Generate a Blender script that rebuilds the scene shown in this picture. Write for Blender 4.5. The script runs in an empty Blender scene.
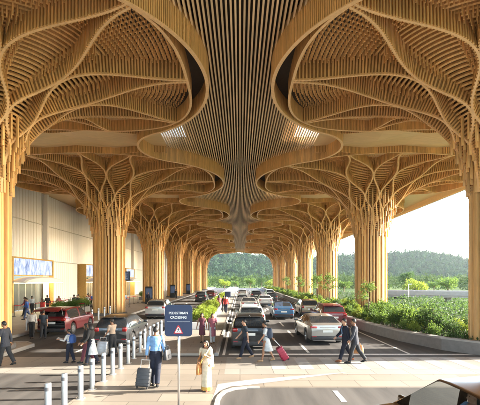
import bpy, bmesh, math, random
import numpy as np
from mathutils import Vector, Matrix, noise as mnoise
R = math.radians
PI = math.pi
rng = random.Random(7)
sc = bpy.context.scene
COL = sc.collection
FPX, HZ, CX, HC = 388.0, 280.0, 240.0, 3.3     # focal length in photo pixels, horizon row, centre column, eye height

def at(px, py, z=0.0):
    """ground position seen at a photo pixel (used once, to read the plan off the photograph)"""
    d = FPX * (HC - z) / (py - HZ)
    return ((px - CX) * d / FPX, d)

# ------------------------------------------------------------------ mesh builder
class MB:
    def __init__(s):
        s.v = []; s.f = []; s.m = []
    def add(s, verts, faces, mi=0):
        o = len(s.v)
        s.v.extend([tuple(p) for p in verts])
        for f in faces:
            s.f.append(tuple(i + o for i in f)); s.m.append(mi)
        return s
    def box(s, c, d, rz=0.0, mi=0, M=None):
        x, y, z = d[0] / 2, d[1] / 2, d[2] / 2
        ca, sa = math.cos(rz), math.sin(rz)
        vs = []
        for sz in (-z, z):
            for sx, sy in ((-x, -y), (x, -y), (x, y), (-x, y)):
                p = Vector((c[0] + sx * ca - sy * sa, c[1] + sx * sa + sy * ca, c[2] + sz))
                vs.append(M @ p if M else p)
        return s.add(vs, [(3, 2, 1, 0), (4, 5, 6, 7), (0, 1, 5, 4), (1, 2, 6, 5), (2, 3, 7, 6), (3, 0, 4, 7)], mi)
    def rbox(s, c, d, r=0.02, mi=0, M=None, n=3):
        """box with rounded vertical profile in every axis (superellipsoid-like bevel)"""
        bm = bmesh.new()
        bmesh.ops.create_cube(bm, size=1)
        for v in bm.verts:
            v.co = Vector((v.co.x * d[0], v.co.y * d[1], v.co.z * d[2]))
        bmesh.ops.bevel(bm, geom=bm.edges[:], offset=min(r, min(d) * .49), segments=n, profile=.5, affect='EDGES')
        T = Matrix.Translation(c)
        if M: T = M @ T
        bm.verts.index_update()
        s.add([T @ v.co for v in bm.verts], [[v.index for v in f.verts] for f in bm.faces], mi)
        bm.free(); return s
    def tube(s, pts, rad, n=8, mi=0, caps=True, flat=None):
        pts = [Vector(p) for p in pts]
        if not hasattr(rad, '__len__'): rad = [rad] * len(pts)
        rings = []
        up = Vector((0, 0, 1))
        prev = None
        for i, p in enumerate(pts):
            t = (pts[min(i + 1, len(pts) - 1)] - pts[max(i - 1, 0)])
            if t.length < 1e-9: t = Vector((0, 0, 1))
            t.normalize()
            if prev is None:
                a = t.cross(Vector((0, 1, 0)) if abs(t.y) < .9 else Vector((1, 0, 0))).normalized()
            else:
                a = (prev - t * prev.dot(t)).normalized()
            prev = a
            b = t.cross(a)
            r = rad[i]
            ra, rb = (r, r) if not hasattr(r, '__len__') else r
            rings.append([p + a * math.cos(2 * PI * k / n) * ra + b * math.sin(2 * PI * k / n) * rb for k in range(n)])
        return s.loft(rings, caps, mi)
    def loft(s, rings, caps=True, mi=0, closed=True):
        n = len(rings[0]); vs = [p for r in rings for p in r]; fs = []
        m = n if closed else n - 1
        for i in range(len(rings) - 1):
            for k in range(m):
                a, b = i * n + k, i * n + (k + 1) % n
                fs.append((a, b, b + n, a + n))
        if caps:
            fs.append(tuple(range(n - 1, -1, -1)))
            fs.append(tuple(range((len(rings) - 1) * n, len(rings) * n)))
        return s.add(vs, fs, mi)
    def lathe(s, prof, c=(0, 0, 0), n=16, mi=0, caps=True):
        return s.loft([[Vector((c[0] + r * math.cos(2 * PI * k / n), c[1] + r * math.sin(2 * PI * k / n), c[2] + z)) for k in range(n)] for r, z in prof], caps, mi)
    def ell(s, c, r, nu=12, nv=8, mi=0, M=None):
        rings = []
        for j in range(nv + 1):
            a = -PI / 2 + PI * (j * .98 / nv + .01)
            rings.append([Vector((c[0] + r[0] * math.cos(a) * math.cos(2 * PI * k / nu), c[1] + r[1] * math.cos(a) * math.sin(2 * PI * k / nu), c[2] + r[2] * math.sin(a))) for k in range(nu)])
        if M: rings = [[M @ p for p in q] for q in rings]
        return s.loft(rings, True, mi)
    def poly(s, pts, z0, z1, mi=0):
        """prism from a plan outline (counter-clockwise)"""
        n = len(pts)
        vs = [(p[0], p[1], z0) for p in pts] + [(p[0], p[1], z1) for p in pts]
        fs = [tuple(range(n - 1, -1, -1)), tuple(range(n, 2 * n))] + [(i, (i + 1) % n, n + (i + 1) % n, n + i) for i in range(n)]
        return s.add(vs, fs, mi)
    def mesh(s, name):
        me = bpy.data.meshes.new(name)
        me.from_pydata(s.v, [], s.f)
        if any(s.m): me.polygons.foreach_set('material_index', s.m)
        return me
    def build(s, name, mats, parent=None, smooth=False, loc=None, angle=None):
        me = s.mesh(name)
        for m in (mats if isinstance(mats, (list, tuple)) else [mats]): me.materials.append(m)
        if smooth:
            me.polygons.foreach_set('use_smooth', [True] * len(me.polygons))
            if angle: me.set_sharp_from_angle(angle=R(angle))
        return link(name, me, parent, loc)

def link(name, data, parent=None, loc=None):
    o = bpy.data.objects.new(name, data)
    COL.objects.link(o)
    if parent: o.parent = parent
    if loc: o.location = loc
    return o

def tag(o, label=None, cat=None, group=None, kind=None):
    if label: o['label'] = label
    if cat: o['category'] = cat
    if group: o['group'] = group
    if kind: o['kind'] = kind
    return o

def thing(name, label, cat, loc=(0, 0, 0), rz=0.0, group=None):
    o = bpy.data.objects.new(name, None); COL.objects.link(o)
    o.empty_display_size = .2
    o.location = loc; o.rotation_euler = (0, 0, rz)
    return tag(o, label, cat, group)

def copy_tree(o, parent=None):
    c = o.copy(); COL.objects.link(c); c.parent = parent
    for ch in list(o.children): copy_tree(ch, c)
    return c

def recolour(o, old, new):
    """swap a material on an object and its parts (object-level slots so mesh data stays shared)"""
    for ob in [o] + list(o.children_recursive):
        if ob.type != 'MESH': continue
        for sl in ob.material_slots:
            if sl.material == old:
                sl.link = 'OBJECT'; sl.material = new

ORD = ['first', 'second', 'third', 'fourth', 'fifth', 'sixth', 'seventh', 'eighth', 'ninth', 'tenth', 'eleventh', 'twelfth', 'thirteenth', 'fourteenth', 'fifteenth', 'sixteenth', 'seventeenth', 'eighteenth', 'nineteenth', 'twentieth', 'twenty-first', 'twenty-second', 'twenty-third', 'twenty-fourth', 'twenty-fifth', 'twenty-sixth', 'twenty-seventh', 'twenty-eighth', 'twenty-ninth', 'thirtieth']

# ------------------------------------------------------------------ materials
class NT:
    def __init__(s, name):
        s.m = bpy.data.materials.new(name); s.m.use_nodes = True
        s.t = s.m.node_tree; s.n = s.t.nodes; s.l = s.t.links
        s.b = s.n['Principled BSDF']
    def new(s, k, **kw):
        q = s.n.new(k)
        for a, b in kw.items():
            if hasattr(q, a): setattr(q, a, b)
            else: q.inputs[a].default_value = b
        return q
    def lk(s, a, b): s.l.new(a, b)

def pmat(name, col, rough=.6, metal=0, var=.12, scale=6, bump=0.0, coat=0, spec=.5, stretch=(1, 1, 1), island=0.0, coords='Object', detail=5):
    t = NT(name)
    t.b.inputs['Roughness'].default_value = rough
    t.b.inputs['Metallic'].default_value = metal
    t.b.inputs['Coat Weight'].default_value = coat
    t.b.inputs['Coat Roughness'].default_value = .06
    t.b.inputs['Specular IOR Level'].default_value = spec
    tc = t.new('ShaderNodeTexCoord'); mp = t.new('ShaderNodeMapping')
    mp.inputs['Scale'].default_value = stretch
    t.lk(tc.outputs[coords], mp.inputs['Vector'])
    nz = t.new('ShaderNodeTexNoise'); nz.inputs['Scale'].default_value = scale; nz.inputs['Detail'].default_value = detail
    nz.inputs['Roughness'].default_value = .6
    t.lk(mp.outputs[0], nz.inputs['Vector'])
    rp = t.new('ShaderNodeValToRGB')
    c = Vector(col)
    lo, hi = c * (1 - var), c * (1 + var)
    rp.color_ramp.elements[0].position = .3; rp.color_ramp.elements[1].position = .7
    rp.color_ramp.elements[0].color = (*lo, 1); rp.color_ramp.elements[1].color = (*[min(1, q) for q in hi], 1)
    t.lk(nz.outputs['Fac'], rp.inputs['Fac'])
    out = rp.outputs['Color']
    if island:
        g = t.new('ShaderNodeNewGeometry'); mr = t.new('ShaderNodeMapRange')
        mr.inputs['To Min'].default_value = 1 - island; mr.inputs['To Max'].default_value = 1 + island
        t.lk(g.outputs['Random Per Island'], mr.inputs['Value'])
        mx = t.new('ShaderNodeVectorMath', operation='SCALE')
        t.lk(out, mx.inputs[0]); t.lk(mr.outputs[0], mx.inputs['Scale']); out = mx.outputs[0]
    t.lk(out, t.b.inputs['Base Color'])
    if bump:
        bp = t.new('ShaderNodeBump'); bp.inputs['Strength'].default_value = bump; bp.inputs['Distance'].default_value = .02
        t.lk(nz.outputs['Fac'], bp.inputs['Height']); t.lk(bp.outputs[0], t.b.inputs['Normal'])
    return t.m

def leafmat(name, a, b, tr=.35, island=.35, spec=.25):
    m = pmat(name, a, rough=.6, var=.25, scale=.8, island=island, spec=spec)
    t = m.node_tree; pb = t.nodes['Principled BSDF']
    tl = t.nodes.new('ShaderNodeBsdfTranslucent'); tl.inputs['Color'].default_value = (*b, 1)
    mx = t.nodes.new('ShaderNodeMixShader'); mx.inputs[0].default_value = tr
    out = t.nodes['Material Output']
    t.links.new(pb.outputs[0], mx.inputs[1]); t.links.new(tl.outputs[0], mx.inputs[2]); t.links.new(mx.outputs[0], out.inputs['Surface'])
    return m

def emat(name, col, strength):
    t = NT(name)
    t.b.inputs['Base Color'].default_value = (*col, 1)
    t.b.inputs['Emission Color'].default_value = (*col, 1); t.b.inputs['Emission Strength'].default_value = strength
    return t.m

def tilemat(name, col, sx, sy, mortar=.012, var=.12, mcol=None, rough=.55, rot=0.0, bump=.15):
    """rectangular pavers, stack bond, with per tile tone and fine grain"""
    t = NT(name); t.b.inputs['Roughness'].default_value = rough
    tc = t.new('ShaderNodeTexCoord'); mp = t.new('ShaderNodeMapping'); mp.inputs['Rotation'].default_value = (0, 0, rot)
    t.lk(tc.outputs['Object'], mp.inputs['Vector'])
    bk = t.new('ShaderNodeTexBrick'); bk.offset = 0.5; bk.squash = 1
    bk.inputs['Scale'].default_value = 1; bk.inputs['Brick Width'].default_value = sx; bk.inputs['Row Height'].default_value = sy
    bk.inputs['Mortar Size'].default_value = mortar; bk.inputs['Mortar Smooth'].default_value = .2; bk.inputs['Bias'].default_value = 0
    c = Vector(col)
    bk.inputs['Color1'].default_value = (*(c * (1 - var)), 1); bk.inputs['Color2'].default_value = (*(c * (1 + var)), 1)
    bk.inputs['Mortar'].default_value = (*(mcol or c * .45), 1)
    t.lk(mp.outputs[0], bk.inputs['Vector'])
    nz = t.new('ShaderNodeTexNoise'); nz.inputs['Scale'].default_value = .35; nz.inputs['Detail'].default_value = 8; nz.inputs['Roughness'].default_value = .65
    t.lk(mp.outputs[0], nz.inputs['Vector'])
    mr = t.new('ShaderNodeMapRange'); mr.inputs['From Min'].default_value = .3; mr.inputs['From Max'].default_value = .7; mr.inputs['To Min'].default_value = .84; mr.inputs['To Max'].default_value = 1.1
    t.lk(nz.outputs['Fac'], mr.inputs['Value'])
    mx = t.new('ShaderNodeVectorMath', operation='SCALE')
    t.lk(bk.outputs['Color'], mx.inputs[0]); t.lk(mr.outputs[0], mx.inputs['Scale']); t.lk(mx.outputs[0], t.b.inputs['Base Color'])
    bp = t.new('ShaderNodeBump'); bp.inputs['Strength'].default_value = bump; bp.inputs['Distance'].default_value = .01; bp.invert = True
    t.lk(bk.outputs['Fac'], bp.inputs['Height']); t.lk(bp.outputs[0], t.b.inputs['Normal'])
    return t.m

M = {}
M['wood'] = pmat('warm_wood', (.69, .415, .16), rough=.5, var=.22, scale=3, stretch=(3, 3, .35), island=.1, bump=.1)
M['wood_light'] = pmat('pale_wood_edge', (.76, .49, .24), rough=.45, var=.12, scale=3, stretch=(3, 3, .5))
M['wood_panel'] = pmat('smooth_wood_panel', (.68, .49, .26), rough=.5, var=.1, scale=2.2, stretch=(.3, 4, 1))
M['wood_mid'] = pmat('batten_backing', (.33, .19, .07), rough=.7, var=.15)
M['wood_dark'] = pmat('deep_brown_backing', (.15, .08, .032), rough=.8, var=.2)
M['trunk'] = pmat('golden_mullion', (.75, .465, .185), rough=.42, var=.16, scale=3, stretch=(3, 3, .3), island=.26)
M['trunk_core'] = pmat('brown_trunk_core', (.15, .065, .022), rough=.7, var=.2)
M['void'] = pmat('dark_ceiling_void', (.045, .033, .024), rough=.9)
M['slat'] = pmat('ceiling_slat', (.72, .52, .30), rough=.5, var=.15, scale=2, stretch=(4, .3, 4), island=.12)
M['concrete'] = pmat('pale_concrete', (.33, .31, .285), rough=.8, var=.1, scale=2, bump=.1)
M['kerb'] = pmat('kerb_stone', (.30, .28, .255), rough=.75, var=.12, scale=3)
M['grey_kerb'] = pmat('grey_granite', (.17, .16, .15), rough=.7, var=.14, scale=5)
M['steel'] = pmat('brushed_steel', (.58, .58, .58), rough=.3, metal=.9, var=.06, scale=20, stretch=(1, 1, .1))
M['alu'] = pmat('painted_aluminium', (.55, .55, .54), rough=.35, metal=.5, var=.05)
M['white'] = pmat('white_paint', (.78, .77, .74), rough=.45, var=.04)
M['linepaint'] = pmat('road_line_paint', (.62, .6, .55), rough=.7, var=.2, scale=9)
M['black'] = pmat('black_plastic', (.02, .02, .021), rough=.5, var=.15)
M['rubber'] = pmat('tyre_rubber', (.022, .021, .02), rough=.85, var=.2)
M['glass_dark'] = pmat('tinted_glass', (.022, .026, .03), rough=.04, var=.1, spec=.9)
M['leaf_lime'] = leafmat('lime_leaf', (.19, .26, .035), (.36, .42, .05))
M['leaf_mid'] = leafmat('mid_green_leaf', (.085, .15, .03), (.2, .3, .05))
M['leaf_dark'] = leafmat('dark_green_leaf', (.045, .09, .025), (.1, .17, .04))
M['bark'] = pmat('bark', (.16, .11, .07), rough=.9, var=.3, scale=8, bump=.4)
M['soil'] = pmat('planter_soil', (.07, .05, .035), rough=.95, var=.3, scale=7)
EXPO = 3.15
# ================================================================== GROUND
S0 = 18.0                       # column spacing
Y0 = 17.6                       # first column row seen
CXL = 12.0                      # columns stand 12 m either side of the axis
NCOL = 7
YEND = Y0 + S0 * (NCOL - 1) + 9.0
ZE = 12.35                      # underside of crown rims
ZS = 13.25                      # soffit / slatted ceiling level

def asphalt(name, col, streak=True):
    t = NT(name); t.b.inputs['Roughness'].default_value = .78
    tc = t.new('ShaderNodeTexCoord')
    n1 = t.new('ShaderNodeTexNoise'); n1.inputs['Scale'].default_value = 60; n1.inputs['Detail'].default_value = 3
    n2 = t.new('ShaderNodeTexNoise'); n2.inputs['Scale'].default_value = 1; n2.inputs['Detail'].default_value = 7
    mp = t.new('ShaderNodeMapping'); mp.inputs['Scale'].default_value = (2.2, .22, 1)
    t.lk(tc.outputs['Object'], n1.inputs['Vector']); t.lk(tc.outputs['Object'], mp.inputs['Vector']); t.lk(mp.outputs[0], n2.inputs['Vector'])
    a = t.new('ShaderNodeMapRange'); a.inputs['To Min'].default_value = .72; a.inputs['To Max'].default_value = 1.28
    b = t.new('ShaderNodeMapRange'); b.inputs['From Min'].default_value = .3; b.inputs['From Max'].default_value = .7; b.inputs['To Min'].default_value = .62; b.inputs['To Max'].default_value = 1.3
    t.lk(n1.outputs['Fac'], a.inputs['Value']); t.lk(n2.outputs['Fac'], b.inputs['Value'])
    mu = t.new('ShaderNodeMath', operation='MULTIPLY'); t.lk(a.outputs[0], mu.inputs[0]); t.lk(b.outputs[0], mu.inputs[1])
    mx = t.new('ShaderNodeVectorMath', operation='SCALE'); mx.inputs[0].default_value = col
    t.lk(mu.outputs[0], mx.inputs['Scale']); t.lk(mx.outputs[0], t.b.inputs['Base Color'])
    bp = t.new('ShaderNodeBump'); bp.inputs['Strength'].default_value = .25; bp.inputs['Distance'].default_value = .01
    t.lk(n1.outputs['Fac'], bp.inputs['Height']); t.lk(bp.outputs[0], t.b.inputs['Normal'])
    return t.m
M['asphalt'] = asphalt('road_asphalt', (.074, .067, .061))
M['paver'] = tilemat('plaza_pavers', (.25, .215, .175), 1.5, .75, var=.12)
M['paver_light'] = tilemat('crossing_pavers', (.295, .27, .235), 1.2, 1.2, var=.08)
M['paver_walk'] = tilemat('walkway_pavers', (.31, .27, .225), 1.2, .6, var=.06)

def terrain_mat():
    t = NT('field_ground'); t.b.inputs['Roughness'].default_value = 1.0; t.b.inputs['Specular IOR Level'].default_value = .04
    tc = t.new('ShaderNodeTexCoord')
    n = t.new('ShaderNodeTexNoise'); n.inputs['Scale'].default_value = .02; n.inputs['Detail'].default_value = 9; n.inputs['Roughness'].default_value = .7
    t.lk(tc.outputs['Object'], n.inputs['Vector'])
    r = t.new('ShaderNodeValToRGB'); e = r.color_ramp.elements
    e[0].position = .35; e[0].color = (.035, .06, .018, 1); e[1].position = .68; e[1].color = (.17, .2, .07, 1)
    t.lk(n.outputs['Fac'], r.inputs['Fac']); t.lk(r.outputs[0], t.b.inputs['Base Color'])
    return t.m
M['terrain'] = terrain_mat()

M['iron'] = pmat('cast_iron_cover', (.06, .055, .05), rough=.6, metal=.5, var=.4, scale=14, bump=.6)
def struct(o): return tag(o, kind='structure')

# terrain: one sheet to the horizon
g = MB(); N = 60; ext = 2600
for i in range(N + 1):
    for j in range(N + 1):
        g.v.append((-ext + 2 * ext * i / N, -ext + 2 * ext * j / N, -.62))
for i in range(N):
    for j in range(N):
        a = i * (N + 1) + j; g.f.append((a, a + N + 1, a + N + 2, a + 1)); g.m.append(0)
struct(g.build('terrain', M['terrain']))
# forecourt slab carrying the roads
struct(MB().box((0, 65, -.4), (60, 190, .8)).build('road', M['asphalt']))
def sheet(name, mat, pts, z):
    m = MB(); m.add([(p[0], p[1], z) for p in pts], [tuple(range(len(pts)))])
    return struct(m.build(name, mat))
def slab(name, mat, pts, z1, z0=-.05):
    m = MB(); m.poly(pts, z0, z1); return struct(m.build(name, mat))

YC0, YC1 = 11.9, 16.6           # the level crossing band
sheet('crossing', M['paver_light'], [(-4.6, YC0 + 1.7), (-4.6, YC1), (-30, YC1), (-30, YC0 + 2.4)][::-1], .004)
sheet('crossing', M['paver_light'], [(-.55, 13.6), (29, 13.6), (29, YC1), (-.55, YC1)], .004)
sheet('plaza', M['paver'], [(-.55, YC0), (29, YC0), (29, 13.6), (-.55, 13.6)], .004)
sheet('plaza', M['paver'], [(-4.6, -25), (-.55, -25), (-.55, YC1), (-4.6, YC1)], .008)
# sunlit wedge painted pale on the paving, running out from the kerb corner
M['zebra_lit_wedge'] = pmat('pale_zebra_and_lit_wedge', (.37, .355, .33), rough=.6, var=.06, scale=3)
sheet('pavement', M['zebra_lit_wedge'], [(-.78, 10.6), (-.70, 10.6), (-.62, 11.5), (-.3, 11.98), (.2, 12.12), (4.1, 13.95), (.2, 12.75), (-.7, 12.25)], .012)
# white kerb round the near carriageway
def kerb(name, line, w, h, mat, z0=-.02):
    m = MB(); L = [Vector((p[0], p[1], 0)) for p in line]; rings = []
    for i, p in enumerate(L):
        t = (L[min(i + 1, len(L) - 1)] - L[max(0, i - 1)]).normalized(); nrm = Vector((-t.y, t.x, 0))
        a, b = p + nrm * w / 2, p - nrm * w / 2
        rings.append([(a.x, a.y, z0), (a.x, a.y, h - .02), (a.x - nrm.x * .02, a.y - nrm.y * .02, h), (b.x + nrm.x * .02, b.y + nrm.y * .02, h), (b.x, b.y, h - .02), (b.x, b.y, z0)])
    m.loft(rings); return struct(m.build(name, mat))
kerb('kerb', [(-.62, -20), (-.62, 10.6), (-.58, 11.0), (-.46, 11.4), (-.2, 11.7), (.2, 11.83), (.6, 11.86)], .15, .05, M['kerb'])
# median between the two carriageways
slab('median', M['paver_walk'], [(-4.6, YC1 + .35), (-1.1, YC1 + .35), (-1.1, YEND + 60), (-4.6, YEND + 60)], .10)
kerb('median_kerb', [(-4.68, YC1 + .3), (-4.68, YEND + 60)], .16, .13, M['kerb'])
kerb('median_kerb', [(-1.02, YC1 + .3), (-1.02, YEND + 60)], .16, .13, M['kerb'])
# left platform under the columns and along the terminal
slab('platform', M['paver_walk'], [(-30, 21), (-13.0, 21), (-13.0, 27.3), (-10.4, 30.6), (-10.4, YEND + 30), (-30, YEND + 30)], .14)
slab('platform', M['paver_walk'], [(-14.2, 16.0), (-13.6, 15.5), (-10.9, 15.5), (-10.3, 16.0), (-10.3, 19.2), (-10.9, 19.8), (-13.6, 19.8), (-14.2, 19.2)], .14)
kerb('platform_kerb', [(-14.2, 16.0), (-13.6, 15.45), (-10.9, 15.45), (-10.25, 16.0), (-10.25, 19.2), (-10.9, 19.85), (-13.6, 19.85), (-14.2, 19.2)], .16, .165, M['kerb'])
kerb('platform_kerb', [(-30, 20.95), (-13.2, 20.95), (-12.95, 21.2), (-12.95, 27.3), (-10.32, 30.6), (-10.32, YEND + 30)], .16, .165, M['kerb'])
# pavement on the open side, beyond the planter
slab('pavement', M['paver_walk'], [(13.9, YC1 + .4), (16.4, YC1 + .4), (16.4, YEND + 30), (13.9, YEND + 30)], .12)
M['lawn'] = pmat('lawn_grass', (.045, .062, .024), rough=1.0, var=.35, scale=1.4, detail=9, spec=.05)
sheet('lawn', M['lawn'], [(16.4, YC1 + .4), (30, YC1 + .4), (30, YEND + 30), (16.4, YEND + 30)], .02)
m = MB()
for k in range(9):
    x = 1.2 + k * 1.05; m.add([(x, 14.3, .0085), (x + .5, 14.3, .0085), (x + .5, 16.35, .0085), (x, 16.35, .0085)], [(0, 1, 2, 3)])
struct(m.build('zebra_marking', M['zebra_lit_wedge']))
for i, (x, y) in enumerate([(2.1, 18.6), (-7.9, 18.0), (1.2, 9.2), (5.4, 24.0)]):
    struct(MB().lathe([(.001, .009), (.30, .009), (.33, .0085), (.36, .004)], c=(x, y, 0), n=24, caps=False).build('road', M['iron']))
# lane paint
m = MB()
for k in range(22):
    y = 17.6 + k * 5.0
    m.add([(3.05, y, .006), (3.17, y, .006), (3.17, y + 2.6, .006), (3.05, y + 2.6, .006)], [(0, 1, 2, 3)])
    m.add([(-7.55, y, .006), (-7.43, y, .006), (-7.43, y + 2.6, .006), (-7.55, y + 2.6, .006)], [(0, 1, 2, 3)])
m.add([(2.75, 10.5, .006), (2.9, 10.5, .006), (2.9, 11.55, .006), (2.75, 11.55, .006)], [(0, 1, 2, 3)])
struct(m.build('lane_marking', M['linepaint']))
m = MB()
for x in (-.72, 7.55): m.add([(x - .06, YC1 + .4, .007), (x + .06, YC1 + .4, .007), (x + .06, YEND + 50, .007), (x - .06, YEND + 50, .007)], [(0, 1, 2, 3)])
m.add([(-.5, YC1 + .45, .0075), (10.4, YC1 + .42, .0075), (9.9, YC1 + .7, .0075), (-.5, YC1 + .75, .0075)], [(0, 1, 2, 3)])
struct(m.build('edge_marking', M['linepaint']))

# ================================================================== CROWNS
R0 = 1.42
AX, BY, NE = 9.6, 6.8, 3.0
def Rout(th):
    c, s = abs(math.cos(th)), abs(math.sin(th))
    return ((c / AX) ** NE + (s / BY) ** NE) ** (-1 / NE)
def ze_at(th): return ZE + .42 * abs(math.sin(th)) ** 3
def zf(u, th=0.0):
    ze = ze_at(th)
    return 7.2 + (ze - 7.2) * math.sqrt(max(0, 1 - (1 - u) ** 3.2))
def P(th, u):
    r = R0 + (Rout(th) - R0) * u
    return Vector((r * math.cos(th), r * math.sin(th), zf(u, th)))
def NRM(th, u):
    e = 1e-3
    u = min(max(u, 2e-3), .998)
    a = P(th + e, u) - P(th - e, u); b = P(th, u + e) - P(th, u - e)
    n = b.cross(a).normalized()
    # pointing up / towards the axis
    if n.z < 0: n = -n
    return n
def dep(u): return .16 + 1.25 * math.sqrt(u) * (1 - .28 * u)
def PC(th, u, k=1.0): return P(th, u) + NRM(th, u) * dep(u) * k
NR = 24
def rib_theta(k, u):
    ph = PI * (3 + math.log(max(u, 1e-4)))
    c = math.cos(ph) if ph > 0 else 1.0
    D = 2 * PI / NR
    return D * (k + .5) + (-1) ** k * (D / 2) * .93 * c
# u samples evenly spaced along the profile
_us = [0.0]; _L = [0.0]
for i in range(1, 4001):
    u = (i / 4000) ** 2.2; q = P(.9, u) - P(.9, _us[-1]); _us.append(u); _L.append(_L[-1] + q.length)
def u_at(frac):
    return float(np.interp(frac * _L[-1], _L, _us))

def rib_bm(k):
    m = MB(); n = 300
    us = [u_at(i / (n - 1)) for i in range(n)]
    pts = [P(rib_theta(k, u), u) for u in us]
    core = []; low = []; acc = 0.0
    for i, u in enumerate(us):
        t = (pts[min(i + 1, n - 1)] - pts[max(i - 1, 0)]).normalized()
        nn = NRM(rib_theta(k, u), u); lat = t.cross(nn).normalized(); nn = lat.cross(t).normalized()
        if nn.dot(NRM(rib_theta(k, u), u)) < 0: nn = -nn
        # the batten wall leans from the surface normal towards the vertical as the crown flattens
        nn = (nn * (1 - u ** .5 * .6) + Vector((0, 0, 1)) * u ** .5 * .6).normalized()
        d = dep(u) * 1.12; p = pts[i]; w = .025
        if i % 2 == 0 or i == n - 1: core.append([p - lat * w, p + lat * w, p + lat * w + nn * d, p - lat * w + nn * d])
        tw = .042; th = .062
        if i % 3 == 0 or i == n - 1: low.append([p - lat * tw - nn * th, p + lat * tw - nn * th, p + lat * tw + nn * .02, p - lat * tw + nn * .02])
        if i: acc += (pts[i] - pts[i - 1]).length
        if acc > .125:
            acc = 0.0
            a, c, q, o = t * .034, lat * .085, nn * (d - .01), nn * -.05
            vs = [p - a - c + o, p + a - c + o, p + a + c + o, p - a + c + o, p - a - c + q, p + a - c + q, p + a + c + q, p - a + c + q]
            m.add(vs, [(0, 1, 5, 4), (2, 3, 7, 6), (1, 2, 6, 5), (3, 0, 4, 7), (0, 3, 2, 1)], 0)
    m.loft(core, True, 2)
    m.loft(low, True, 1)
    return m

def make_column():
    root = bpy.data.objects.new('tree_column', None); COL.objects.link(root)
    # ---- trunk
    MB().lathe([(1.2, .1), (1.2, 10.8)], n=36, caps=False).build('trunk_core', M['trunk_core'], root)
    m = MB(); r2 = random.Random(3)
    for k in range(32):
        a = 2 * PI * (k + .5) / 32
        zt = 7.7 + [0, 1.2, .5, 1.7, .25, 1.45][k % 6] + r2.random() * .3
        d = .27 if k % 2 == 0 else .17; w = .165 if k % 2 == 0 else .125
        m.box((math.cos(a) * (1.15 + d / 2), math.sin(a) * (1.15 + d / 2), (.32 + zt) / 2), (d, w, zt - .32), a)
    m.build('mullions', M['trunk'], root)
    MB().lathe([(1.6, .1), (1.6, .30), (1.54, .36), (1.15, .36)], n=40, caps=False).build('plinth', M['grey_kerb'], root)
    # ---- stepped hanging battens round the throat
    m = MB()
    for j, r in enumerate([1.50, 1.60, 1.74, 1.92, 2.14]):
        na = int(2 * PI * r / (.27 + .02 * j))
        for k in range(na):
            a = 2 * PI * (k + .5 * (j % 2)) / na
            u = (r - R0) / (Rout(a) - R0)
            zb = zf(u, a) - (.85 - .075 * j) * (.35 + .65 * ((k * 3 + j * 2) % 5) / 4) - .05
            zt = zf(u, a) + .55 + .05 * j
            m.box((r * math.cos(a), r * math.sin(a), (zb + zt) / 2), (.085, .085, zt - zb), a)
    m.build('throat_battens', M['trunk'], root)
    # ---- recessed soffit of ring slats
    m = MB(); n = 104; nring = 62
    for j in range(4, nring):
        u = u_at(j / nring)
        rings = []
        for k in range(n):
            a = 2 * PI * k / n
            p = PC(a, u, .86); nn = NRM(a, u); t = (P(a + .01, u) - P(a - .01, u)).normalized(); b = t.cross(nn)
            w, h = .042, .08
            rings.append([p - b * w - nn * h, p + b * w - nn * h, p + b * w + nn * h, p - b * w + nn * h])
        rings.append(rings[0])
        m.loft(rings, False)
    m.build('ring_slats', M['wood'], root)
    # ---- hanging lattice battens, in register from ring to ring
    m = MB()
    for j in range(4, nring - 1):
        u = u_at((j + .5) / nring)
        if u < .26 or u > .97: continue
        na = 96 if u < .2 else 168
        if u > .55: na = 240
        for k in range(na):
            a = 2 * PI * (k + .5) / na
            ph = PI * (3 + math.log(u)); cell = (a / (2 * PI / NR)) % 2.0
            full = .5 + .5 * math.cos(PI * cell) * math.cos(ph)       # 1 in the middle of an open leaf
            if full > .45 and u < .62: continue
            p = PC(a, u, 1.0); L = dep(u) * (.58 if u < .62 else .40)
            m.box((p.x, p.y, p.z - L / 2), (.055, .045, L), a)
    m.build('hanging_battens', M['wood'], root)
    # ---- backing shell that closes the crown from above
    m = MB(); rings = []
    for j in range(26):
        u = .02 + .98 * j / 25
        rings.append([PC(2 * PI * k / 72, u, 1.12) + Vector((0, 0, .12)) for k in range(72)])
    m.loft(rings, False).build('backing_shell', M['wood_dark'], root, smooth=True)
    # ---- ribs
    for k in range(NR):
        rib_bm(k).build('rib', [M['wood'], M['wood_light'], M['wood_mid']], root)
    # ---- rim ribbon
    m = MB(); n = 560; rings = []; low = []
    for k in range(n + 1):
        a = 2 * PI * k / n; p = P(a, 1.0)
        t = (P(a + .002, 1) - P(a - .002, 1)).normalized(); o = Vector((t.y, -t.x, 0)); w = .025; Z = Vector((0, 0, ZS + .1 - p.z))
        rings.append([p - o * w, p + o * w, p + o * w + Z, p - o * w + Z])
        low.append([p - o * .06 + Vector((0, 0, -.03)), p + o * .06 + Vector((0, 0, -.03)), p + o * .06, p - o * .06])
        if k < n:
            c, b2, z1 = o * .05, t * .034, Z * .99
            vs = [p - b2 - c, p + b2 - c, p + b2 + c, p - b2 + c]; vs += [v + z1 for v in vs]
            m.add(vs, [(0, 1, 5, 4), (2, 3, 7, 6), (1, 2, 6, 5), (3, 0, 4, 7)], 0)
    m.loft(rings, False, 2); m.loft(low, False, 1)
    m.build('rim', [M['wood'], M['wood_light'], M['wood_mid']], root)
    return root

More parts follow.
